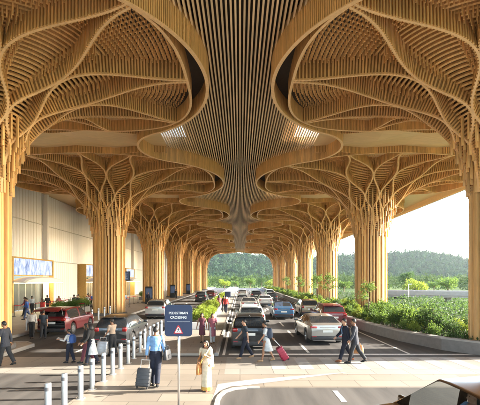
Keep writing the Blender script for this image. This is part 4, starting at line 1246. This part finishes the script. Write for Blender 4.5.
def suitcase(label, base, hand, size, mat, tilt_dir):
    """trolley case standing on two wheels, its pull handle reaching the hand"""
    w, d, h = size; base = Vector(base); hand = Vector(hand)
    ax = hand - base; n = ax.normalized(); a = math.atan2(tilt_dir[1], tilt_dir[0]) - PI / 2
    root = thing('suitcase', label, 'suitcase', base)
    Q = n.to_track_quat('Z', 'Y').to_matrix().to_4x4()
    xa = Vector((math.cos(a), math.sin(a), 0)); xa = (xa - n * xa.dot(n)).normalized(); ya = n.cross(xa)
    Q = Matrix((( xa.x, ya.x, n.x, 0), (xa.y, ya.y, n.y, 0), (xa.z, ya.z, n.z, 0), (0, 0, 0, 1)))
    MB().rbox((0, 0, .06 + h / 2), (w, d, h), .05, M=Q).build('shell', mat, root, True, angle=50)
    m = MB()
    for k in range(4): m.rbox((0, 0, .06 + h * (.2 + .2 * k)), (w + .008, d + .008, .022), .008, M=Q)
    m.rbox((0, d / 2 + .01, .06 + h * .3), (w * .7, .04, h * .42), .02, M=Q); m.build('pocket', mat, root)
    L = ax.length; m = MB()
    for s in (-1, 1): m.tube([Q @ Vector((s * w * .3, -d * .3, .06 + h)), Q @ Vector((s * w * .3, -d * .1, L - .01))], .009, 6)
    m.tube([Q @ Vector((-w * .32, -d * .1, L)), Q @ Vector((w * .32, -d * .1, L))], .014, 6); m.build('pull_handle', M['alu'], root)
    for s in (-1, 1):
        m = MB(); c = Q @ Vector((s * w * .36, -d * .25, .045)); m.tube([c - xa * .015, c + xa * .015], .045, 10); m.build('wheel', M['rubber'], root)
    return root
def handbag(label, c, size, mat, rz=0, strap=None, cat='bag'):
    w, d, h = size; root = thing('bag', label, cat, c, rz)
    m = MB(); rings = []
    for k in range(7):
        f = k / 6; ww = w * (.92 + .10 * math.sin(PI * f)) / 2 * (1 - .12 * f); dd = d / 2 * (1 - .55 * f * f)
        rings.append([(math.copysign(abs(math.cos(t)) ** .4, math.cos(t)) * ww, math.copysign(abs(math.sin(t)) ** .6, math.sin(t)) * dd, h * f) for t in [2 * PI * i / 16 for i in range(16)]])
    m.loft(rings).build('bag_body', mat, root, True, angle=50)
    m = MB()
    for s in (-1, 1):
        m.tube([(-w * .25, s * d * .12, h * .95), (-w * .2, s * d * .1, h * 1.3), (0, 0, h * 1.42), (w * .2, s * d * .1, h * 1.3), (w * .25, s * d * .12, h * .95)], .011, 6)
    m.build('handle', mat, root)
    MB().rbox((0, -d * .5, h * .34), (w * .5, .03, h * .36), .012).build('pocket', mat, root)
    if strap:
        iv = root.matrix_world.inverted() if False else (Matrix.Translation(c) @ Matrix.Rotation(rz, 4, 'Z')).inverted()
        MB().tube([iv @ Vector(p) for p in strap], [(.006, .02)] * len(strap), 6).build('strap', mat, root)
    return root
def backpack(label, pr, mat, s=1.0):
    u = pr['u']; root = thing('backpack', label, 'backpack'); root.matrix_world = pr['M']
    m = MB(); hz = pr['hz']; up = pr['up']; rings = []
    for k in range(9):
        f = k / 8; w = (.085 * (math.sin(PI * min(1, .12 + f * .86)) ** .35)) * u * s; d = (.062 * math.sin(PI * (.15 + f * .72)) ** .5) * u * s
        c = Vector((0, -.105 * u, hz + (.06 + .25 * f) * u))
        rings.append([up(c + Vector((math.copysign(abs(math.cos(t)) ** .5, math.cos(t)) * w, math.copysign(abs(math.sin(t)) ** .6, math.sin(t)) * d, 0))) for t in [2 * PI * i / 16 for i in range(16)]])
    m.loft(rings).build('pack', mat, root, True, angle=60)
    p = MB(); p.rbox((0, 0, 0), (.11 * u * s, .03 * u, .10 * u), .012, M=Matrix.Translation(up((0, -.165 * u, hz + .13 * u)))); p.build('pocket', mat, root, True, angle=60)
    for q in (-1, 1):
        MB().tube([up((q * .055 * u, -.075 * u, hz + .29 * u)), up((q * .06 * u, -.01 * u, hz + .335 * u)), up((q * .062 * u, .065 * u, hz + .26 * u)), up((q * .072 * u, .055 * u, hz + .15 * u)), up((q * .085 * u, -.05 * u, hz + .09 * u))], [(.006 * u, .015 * u)] * 5, 6).build('strap', mat, root)
    return root

# --- near figures (heading: 0 = walking away, 90 = walking left, -90 = walking right, 180 = towards the camera)
p = person('man in light blue shirt and dark trousers walking away, pulling a black suitcase', -2.62, 12.05, .008, 6, 1.84, 'sky', 'navy', dict(legL=(4, 4), legR=(-10, 10), armL=(-12, 10, 4), armR=(4, 9, 30), curlL=55), skin='mid', face=False, build=1.05)
suitcase('black upright suitcase pulled by the man in the light blue shirt', (p['hand'][-1].x - .06, p['hand'][-1].y - .22, .01), p['hand'][-1], (.42, .26, .56), M['case_black'], (0, 1))
sh = p['M'] @ p['up']((.10 * 1.84, 0, p['hz'] + .325 * 1.84))
handbag('black shoulder bag on the right side of the man in the light blue shirt', (-2.26, 12.05, .84), (.40, .16, .30), M['leather_black'], R(75), strap=[(-2.26, 12.12, 1.08), sh + Vector((.06, .05, -.2)), sh, sh + Vector((.05, -.08, -.2)), (-2.26, 11.96, 1.08)])
p = person('woman in cream sari with gold border standing by the kerb', -1.0, 11.55, .008, 158, 1.50, 'cream', 'cream', dict(legL=(2, 2), legR=(-2, 2), armL=(28, 8, 92), armR=(4, 10, 60), inL=20, inR=24), skin='mid', hair='long', sleeves='short', btype='sari', shoes='brownshoe')
handbag('tan shoulder bag hanging beside the woman in the cream sari', (-1.21, 11.52, .50), (.24, .11, .36), M['leather_tan'], R(60), strap=[(-1.2, 11.58, .84), (-1.16, 11.56, 1.15), (-1.13, 11.54, 1.22), (-1.17, 11.5, 1.12), (-1.22, 11.47, .84)])
person('woman with long dark hair in a dark plum dress beside the woman in rose', -1.92, 19.7, .102, 176, 1.52, 'plum', 'plum', dict(legL=(7, 4), legR=(-6, 6), armL=(2, 14, 40), armR=(-3, 16, 30)), skin='mid', hair='long', sleeves='none', btype='dress', shoes='black')
person('woman with long dark hair in a rose tunic and white trousers on the median', -1.38, 19.5, .102, 184, 1.52, 'pink', 'white', dict(legL=(-6, 6), legR=(9, 4), armL=(6, 9, 22), armR=(-4, 9, 18)), skin='mid', hair='long', sleeves='short', btype='tunic', skirt='pink', shoes='brownshoe')
person('man in slate shirt and dark jeans crossing right before the black SUV', .22, 16.3, .006, 100, 1.66, 'slate', 'navy', dict(legL=(19, 6), legR=(-17, 14), armL=(-18, 8, 14), armR=(20, 8, 22)), skin='light', sleeves='short', shoes='tan')
p = person('woman in pale dress and dark backpack pulling a red case past the SUV', 1.05, 15.7, .006, 84, 1.62, 'mint', 'mint', dict(legL=(14, 5), legR=(-17, 14), armL=(14, 8, 24), armR=(-40, 14, 10), curlR=55), skin='mid', hair='bun', sleeves='short', btype='dress', shoes='tan')
backpack('dark navy backpack on the woman in the pale dress', p, M['pack_navy'], 1.15)
suitcase('crimson suitcase tilted behind the woman in the pale dress', (p['hand'][1].x + .55, p['hand'][1].y + .02, .01), p['hand'][1], (.42, .28, .58), M['case_red'], (-1, 0))
person('man in navy suit walking left on the far side of his companion in grey', 4.28, 15.75, .006, 96, 1.76, 'navy', 'navy', dict(legL=(20, 5), legR=(-16, 14), armL=(-14, 8, 14), armR=(20, 8, 26)), skin='light', jacket='sky', shoes='brownshoe')
p = person('man in charcoal grey suit with turned back carrying a tan holdall', 4.55, 15.35, .006, 76, 1.78, 'grey', 'charcoal', dict(legL=(17, 5), legR=(-20, 16), armL=(12, 9, 16), armR=(-12, 10, 6), curlR=60), skin='mid', jacket='white', shoes='black')
hp = p['hand'][1]
handbag('tan leather holdall carried by the man in the grey suit', (hp.x + .02, hp.y - .02, hp.z - .42), (.52, .24, .31), M['leather_tan'], R(-8))
person('man in dark grey suit walking left at the left edge beside the first column', -9.02, 14.9, .006, 82, 1.72, 'grey', 'charcoal', dict(legL=(14, 4), legR=(-17, 14), armL=(16, 8, 18), armR=(-16, 9, 12)), skin='mid', jacket='white', shoes='black')
p = person('youngster in white shirt and dark trousers looking at a paper while walking left', -6.78, 15.45, .006, 80, 1.34, 'white', 'navy', dict(legL=(10, 5), legR=(-10, 10), armL=(30, 8, 70), armR=(30, 8, 66)), skin='mid', shoes='black')
backpack('bright blue backpack on the youngster in the white shirt', p, M['pack_blue'], 1.25)
m = thing('paper_sheet', 'white sheet of paper in the hands of the youngster with the blue backpack', 'paper', (p['hand'][-1] + p['hand'][1]) / 2 + Vector((-.03, 0, .01)))
MB().box((0, 0, 0), (.2, .26, .004), .2, M=Matrix.Rotation(.35, 4, 'Y')).build('sheet', C['white'], m)
person('woman with dark headscarf, black top and pale tunic crossing the left road', -5.78, 15.05, .006, 96, 1.66, 'black', 'navy', dict(legL=(13, 6), legR=(-13, 12), armL=(10, 8, 30), armR=(10, 8, 30)), skin='mid', hair='scarf', btype='tunic', skirt='mint', shoes='black')
person('slim woman in black top and dark leggings just left of the woman with the headscarf', -6.08, 15.45, .006, 98, 1.58, 'black', 'plum', dict(legL=(17, 5), legR=(-14, 12), armL=(12, 8, 26), armR=(-8, 8, 20)), skin='mid', hair='long', shoes='black')
p = person('man in beige shirt at the rear of the dark grey hatchback with a silver suitcase', -5.55, 16.9, .006, 60, 1.60, 'beige', 'charcoal', dict(legL=(6, 4), legR=(-7, 8), armL=(10, 9, 30), armR=(24, 10, 50)), skin='mid', sleeves='short', shoes='black')
suitcase('silver suitcase standing behind the dark grey hatchback', (p['hand'][-1].x - .05, p['hand'][-1].y - .12, .01), p['hand'][-1], (.44, .28, .60), M['case_silver'], (0, 1))
# --- people round the red SUV and along the terminal
person('man in white shirt and black trousers behind the red SUV', -11.75, 21.9, .006, 20, 1.6, 'white', 'black', STAND, vox=.02, face=False)
person('man in grey shirt at the open tailgate of the red SUV', -10.95, 21.6, .006, 15, 1.62, 'slate', 'charcoal', WALK2, vox=.02, face=False, sleeves='short')
far = [(-17.0, 31, 'blue', 'denim', 110, 'person in bright blue clothes by the nearest entrance, leftmost of the group there', 'man'),
 (-15.0, 29.5, 'red', 'black', 150, 'person in red top and black trousers before the nearest entrance', 'w'),
 (-18.6, 37.5, 'black', 'charcoal', 60, 'person in black waiting at the barrier near the left edge', 'man'),
 (-17.2, 41, 'slate', 'denim', 200, 'person in slate shirt at the red barrier belt', 'man'),
 (-16.4, 42, 'pink', 'white', 180, 'woman in rose top at the red barrier belt', 'w'),
 (-15.9, 40.5, 'white', 'navy', 160, 'person in white shirt and navy trousers at the red barrier belt', 'man'),
 (-15.2, 41.5, 'sky', 'charcoal', 120, 'person in light blue shirt facing the red barrier belt', 'man'),
 (-14.6, 40.8, 'black', 'black', 210, 'person all in black at the right end of the barrier group', 'w'),
 (-14.0, 42.5, 'cream', 'tan', 90, 'person in cream top and tan trousers behind the barrier group', 'w'),
 (-13.9, 37.0, 'charcoal', 'black', 250, 'person in charcoal leaning against the second left column', 'man'),
 (-11.6, 49.0, 'navy', 'black', 200, 'person in navy between the second and third left columns', 'man'),
 (-17.9, 43, 'cream', 'denim', 150, 'person in cream top and jeans deep in the crowd by the entrance', 'w'),
 (-16.9, 44, 'blue', 'black', 170, 'person in bright blue top in the crowd by the entrance', 'man'),
 (-15.6, 43.6, 'slate', 'black', 130, 'person in slate top and black trousers behind the crowd', 'w'),
 (-14.9, 45, 'white', 'denim', 190, 'person in white top and jeans at the back of the crowd', 'man'),
 (-18.4, 39.4, 'pink', 'navy', 200, 'person in rose top and navy trousers nearest the entrance doors', 'w'),
 (-16.3, 38.2, 'grey', 'charcoal', 70, 'person in grey jacket in front of the barrier crowd', 'man'),
 (-13.2, 44.2, 'sky', 'navy', 230, 'person in light blue shirt close to the second left column', 'man'),
 (-18.8, 34.0, 'plum', 'black', 120, 'person in plum top by the first planter trough', 'w'),
 (-19.4, 36.2, 'mint', 'charcoal', 40, 'person in pale shirt walking to the nearest entrance doors', 'man'),
 (-10.9, 66.0, 'charcoal', 'black', 180, 'person in charcoal beside the fourth left column', 'man')]
for i, (x, y, tp, bt, hd, lb, g) in enumerate(far):
    person(lb, x, y, .142, hd, 1.56 + .2 * rng.random(), tp, bt, [WALK, STAND, WALK2][i % 3], vox=.026, face=False, hair='long' if g == 'w' else 'short', skin=['mid', 'dark', 'light'][i % 3], group='people waiting along the terminal')
for i, (x, y, tp, bt, lb, g) in enumerate([(-2.7 + .55, 40.0, 'pink', 'plum', 'woman in rose and plum walking away on the median path', 'w'), (-1.62, 38.6, 'black', 'black', 'person in black walking away on the median path', 'man'), (-1.35, 37.2, 'red', 'navy', 'person with red top and navy trousers on the median path', 'man')]):
    person(lb, x, y, .102, [5, -8, 175][i], 1.66, tp, bt, [WALK, WALK2, WALK][i], vox=.024, face=False, hair='long' if g == 'w' else 'short', group='people on the median path')
# driver of the brown SUV
ca = R(93); lx, ly = .38, -.06
person('driver in light blue shirt at the wheel of the dark brown SUV', 3.85 + lx * math.cos(ca) - ly * math.sin(ca), 6.18 + lx * math.sin(ca) + ly * math.cos(ca), .16, 93, 1.64, 'sky', 'navy', dict(legL=(82, 62), legR=(82, 62), armL=(52, 8, 38), armR=(52, 8, 38)), skin='mid', sleeves='short', lean=-6)
# ================================================================== STREET FURNITURE
# road sign
M['sign_blue'] = pmat('sign_blue', (.004, .017, .066), rough=.4, var=.06, coat=.2); M['sign_white'] = pmat('sign_white', (.78, .78, .76), rough=.5, var=.02); M['sign_red'] = pmat('sign_red', (.50, .02, .02), rough=.45, var=.03)
YS = 9.6; px2x = lambda px, d: (px - CX) * d / FPX
sg = thing('road_sign', 'dark blue pedestrian crossing sign with a red and white warning triangle on a steel post', 'sign', (px2x(178.6, YS), YS, .008))
def zpx(py): return HC - (py - HZ) * YS / FPX - .008
zt, zb = zpx(304.8), zpx(336.2); w = 27.4 * YS / FPX; hgt = zt - zb; zc = (zt + zb) / 2
def rounded(w, h, r, n=8):
    out = []
    for cx, cz, a0 in ((w / 2 - r, h / 2 - r, 0), (-w / 2 + r, h / 2 - r, 90), (-w / 2 + r, -h / 2 + r, 180), (w / 2 - r, -h / 2 + r, 270)):
        for k in range(n + 1):
            a = R(a0 + 90 * k / n); out.append((cx + r * math.cos(a), cz + r * math.sin(a)))
    return out
def plate(name, outline, y0, y1, zc, mat, par, xo=0):
    n = len(outline); m = MB()
    m.add([(xo + x, y0, zc + z) for x, z in outline] + [(xo + x, y1, zc + z) for x, z in outline], [tuple(range(n)), tuple(range(2 * n - 1, n - 1, -1))] + [((i + 1) % n, i, n + i, n + (i + 1) % n) for i in range(n)])
    return m.build(name, mat, par)
plate('panel', rounded(w, hgt, .085), -.035, -.005, zc, M['sign_blue'], sg)
def text_mesh(body, size, name, mat, par, loc, sx=1.0):
    cu = bpy.data.curves.new(name, 'FONT'); cu.body = body; cu.size = size; cu.align_x = 'CENTER'; cu.align_y = 'CENTER'; cu.extrude = .001; cu.offset = size * .012
    o = bpy.data.objects.new(name, cu); COL.objects.link(o); dg = bpy.context.evaluated_depsgraph_get()
    me = bpy.data.meshes.new_from_object(o.evaluated_get(dg)); bpy.data.objects.remove(o); bpy.data.curves.remove(cu)
    me.materials.clear(); me.materials.append(mat)
    t = link(name, me, par, loc); t.rotation_euler = (R(90), 0, 0); t.scale = (sx, 1, 1); return t
text_mesh('PEDESTRIAN', .083, 'lettering', M['sign_white'], sg, (0, -.0375, zpx(313.0)), 1.02)
text_mesh('CROSSING', .083, 'lettering', M['sign_white'], sg, (0, -.0375, zpx(317.4)), 1.02)
plate('divider_line', [(-w * .42, -.003), (w * .42, -.003), (w * .42, .003), (-w * .42, .003)], -.0372, -.034, zpx(321.6), M['sign_white'], sg)
tz = zpx(329.2); ts = .118
tri = lambda s: [(-s, -s * .86), (s, -s * .86), (s * .12, s * .82), (-s * .12, s * .82)]
plate('triangle_border', tri(ts), -.039, -.034, tz, M['sign_red'], sg)
plate('triangle_field', [(x, z - ts * .06) for x, z in tri(ts * .70)], -.0415, -.038, tz, M['sign_white'], sg)
m = MB(); yy = -.0425
def quad(pts): m.add([(x, yy, tz + z) for x, z in pts] + [(x, yy + .003, tz + z) for x, z in pts], [(0, 1, 2, 3), (7, 6, 5, 4), (1, 0, 4, 5), (2, 1, 5, 6), (3, 2, 6, 7), (0, 3, 7, 4)])
m.add([(.012 * math.cos(k * PI / 5) + .002, yy, tz + .034 + .012 * math.sin(k * PI / 5)) for k in range(10)], [tuple(range(10))])
quad([(-.012, -.02), (.010, -.02), (.012, .020), (-.012, .020)]); quad([(-.034, -.066), (-.022, -.066), (.002, -.018), (-.011, -.018)]); quad([(.022, -.066), (.034, -.066), (.010, -.018), (-.003, -.018)]); quad([(-.034, -.014), (-.028, -.02), (-.008, .008), (-.012, .018)]); quad([(.028, -.014), (.034, -.006), (.012, .018), (.010, .006)])
m.build('pedestrian_symbol', M['black'], sg)
MB().tube([(0, .03, 0), (0, .03, zt - .06)], .032, 14).build('post', M['steel'], sg, True)
MB().lathe([(.09, 0), (.09, .012), (.045, .02), (.04, .05)], c=(0, .03, 0), n=16).build('base_flange', M['steel'], sg)

# bollards
M['bsteel'] = pmat('satin_steel', (.40, .40, .40), rough=.42, metal=.85, var=.12, scale=14, stretch=(1, 1, .15)); M['bband'] = pmat('bollard_band', (.10, .10, .105), rough=.5, var=.1)
def make_bollard():
    root = bpy.data.objects.new('bollard', None); COL.objects.link(root)
    MB().lathe([(.076, 0), (.076, .90), (.069, .92), (.0, .925)], n=18, caps=False).build('post', M['bsteel'], root, True, angle=40)
    MB().lathe([(.0785, .74), (.0785, .83)], n=18, caps=False).build('band', M['bband'], root, True)
    MB().lathe([(.125, 0), (.125, .012), (.09, .016)], n=18, caps=False).build('base_ring', M['alu'], root)
    return root
bl = make_bollard()
used_b = False
def bollard(x, y, z, label, group):
    global used_b
    o = bl if not used_b else copy_tree(bl); used_b = True
    o.location = (x, y, z); return tag(o, label, 'bollard', group)
nb = 0; y = 8.95
while y < 22.5:
    bollard(-4.45 + .02 * math.sin(y * 3), y, .008 if y < YC1 else .10, f'{"nearest" if nb == 0 else ORD[nb]} steel bollard of the long row beside the sign' + ('' if nb == 0 else ', counted from the front'), 'steel bollards along the plaza edge')
    y += .92 + .0 * nb; nb += 1
for i in range(4):
    bollard(-15.0 + i * .95 - .3, 24.0 + .2 * i, .14, f'{ORD[i]} bollard from the left of the few standing on the platform near the left column', 'bollards on the terminal platform')
for i in range(6):
    bollard(-11.2, 28.0 + i * 1.35, .14, f'{ORD[i]} bollard from the front on the platform edge before the second left column', 'bollards on the platform edge')

# queue barriers with red belts
M['belt'] = pmat('red_barrier_belt', (.50, .025, .025), rough=.6, var=.1)
def barrier(x0, y0, x1, y1, label):
    root = thing('queue_barrier', label, 'barrier', (x0, y0, .14)); dx, dy = x1 - x0, y1 - y0; L = math.hypot(dx, dy); n = max(2, int(L / 1.6) + 1)
    for i in range(n):
        f = i / (n - 1); m = MB(); m.lathe([(.16, 0), (.16, .02), (.03, .04), (.03, .98), (.035, 1.0)], c=(dx * f, dy * f, 0), n=10); m.build('post', M['black'], root)
        if i < n - 1:
            g = (i + 1) / (n - 1); MB().box((dx * (f + g) / 2, dy * (f + g) / 2, .93), (L / (n - 1) - .07, .01, .07), math.atan2(dy, dx)).build('belt', M['belt'], root)
barrier(-19.5, 33.5, -19.5, 44, 'long red belt barrier line before the nearest entrance')
barrier(-17.6, 43.6, -12.9, 45.2, 'red belt barrier behind the waiting group')
barrier(-14.6, 47, -14.2, 54, 'red belt barrier line beyond the second left column')
barrier(-18.5, 36, -14.8, 37, 'red belt barrier crossing before the waiting group')
# flight boards on the second portal side
bd = thing('information_board', 'dark hanging information screens by the second entrance', 'screen', (-18.0, 53.0, .14))
M['board'] = pmat('board_case', (.015, .017, .022), rough=.4); M['board_on'] = emat('board_screen', (.03, .045, .08), .12); M['board_rows'] = emat('board_rows', (.5, .55, .6), .1)
for i in range(2):
    m = MB(); m.rbox((.2 + i * 1.9, 0, 3.7), (1.8, .18, 1.25), .03); b = m.build('screen_case', M['board'], bd)
    MB().box((.2 + i * 1.9, -.092, 3.7), (1.64, .01, 1.1)).build('display', M['board_on'], b)
    m = MB()
    for k in range(7): m.box((.2 + i * 1.9 - .1 * (k % 3), -.099, 4.1 - .13 * k), (1.2 - .15 * (k % 2), .004, .035))
    m.build('display_rows', M['board_rows'], b)
m = MB()
for x in (-.6, 1.15, 2.95): m.tube([(x, .02, 0), (x, .02, 4.4)], .05, 8)
m.build('stand', M['alu'], bd)
# small blue direction sign far down the median
fs = thing('direction_sign', 'small far blue direction sign on the median', 'sign', (-1.75, 55, .1))
MB().rbox((0, 0, 1.15), (.85, .08, .8), .04).build('panel', M['sign_blue'], fs)
m = MB()
for x in (-.25, .25): m.tube([(x, .07, 0), (x, .07, 1.5)], .03, 8)
m.build('post', M['alu'], fs)
for i, (x, y) in enumerate([(-12.0, 52.0), (-12.0, 70.3), (-11.6, 88)]):
    k = thing('kiosk', ['dark information kiosk in front of the third left column', 'dark information kiosk in front of the fourth left column', 'dark information kiosk in front of the fifth left column'][i], 'kiosk', (x, y - .9, .14), 0, 'dark kiosks by the left columns')
    MB().rbox((0, 0, 1.15), (.95, .22, 2.3), .04).build('case', M['board'], k); MB().box((0, -.113, 1.45), (.8, .01, 1.2)).build('display', M['board_on'], k)
# ================================================================== HILLS, HAZE, LIGHT, CAMERA
w = bpy.data.worlds.new('World'); sc.world = w; w.use_nodes = True
nt = w.node_tree; bg = nt.nodes['Background']
SUN_EL, SUN_AZ = 21.0, 86.0      # azimuth clockwise from +Y
sky = nt.nodes.new('ShaderNodeTexSky'); sky.sky_type = 'NISHITA'; sky.sun_disc = False
sky.sun_elevation = R(SUN_EL); sky.sun_rotation = R(SUN_AZ); sky.dust_density = 1.2; sky.air_density = 1.0; sky.ozone_density = 1.0
nt.links.new(sky.outputs[0], bg.inputs['Color']); bg.inputs['Strength'].default_value = .15
sl = bpy.data.lights.new('sun', 'SUN'); sl.energy = 3.1; sl.angle = R(.5); sl.color = (1, .93, .82)
so = link('sun', sl)
d = Vector((math.sin(R(SUN_AZ)) * math.cos(R(SUN_EL)), math.cos(R(SUN_AZ)) * math.cos(R(SUN_EL)), math.sin(R(SUN_EL))))
so.rotation_euler = d.to_track_quat('Z', 'Y').to_euler()

cam = bpy.data.cameras.new('camera'); co = link('camera', cam)
cam.sensor_width = 36; cam.lens = 36 * FPX / 480
cam.shift_y = (HZ - 202.5) / 480; cam.clip_end = 6000; cam.clip_start = .1
co.location = (0, 0, HC); co.rotation_euler = (R(90), 0, 0)
sc.camera = co
sc.view_settings.view_transform = 'Standard'; sc.view_settings.look = 'None'; sc.view_settings.gamma = 1
sc.view_settings.use_curve_mapping = False; sc.view_settings.exposure = EXPO
sc.cycles.max_bounces = 10; sc.cycles.diffuse_bounces = 6
HAZE = 0.00011
if HAZE:
    hm = bpy.data.materials.new('haze_air'); hm.use_nodes = True
    for n in list(hm.node_tree.nodes):
        if n.type == 'BSDF_PRINCIPLED': hm.node_tree.nodes.remove(n)
    pv = hm.node_tree.nodes.new('ShaderNodeVolumePrincipled'); pv.inputs['Color'].default_value = (.86, .93, 1, 1); pv.inputs['Density'].default_value = HAZE
    pv.inputs['Anisotropy'].default_value = .3
    hm.node_tree.links.new(pv.outputs[0], hm.node_tree.nodes['Material Output'].inputs['Volume'])
    hb = MB().box((0, 0, 45), (5400, 5400, 94)).build('haze', hm); tag(hb, kind='stuff')
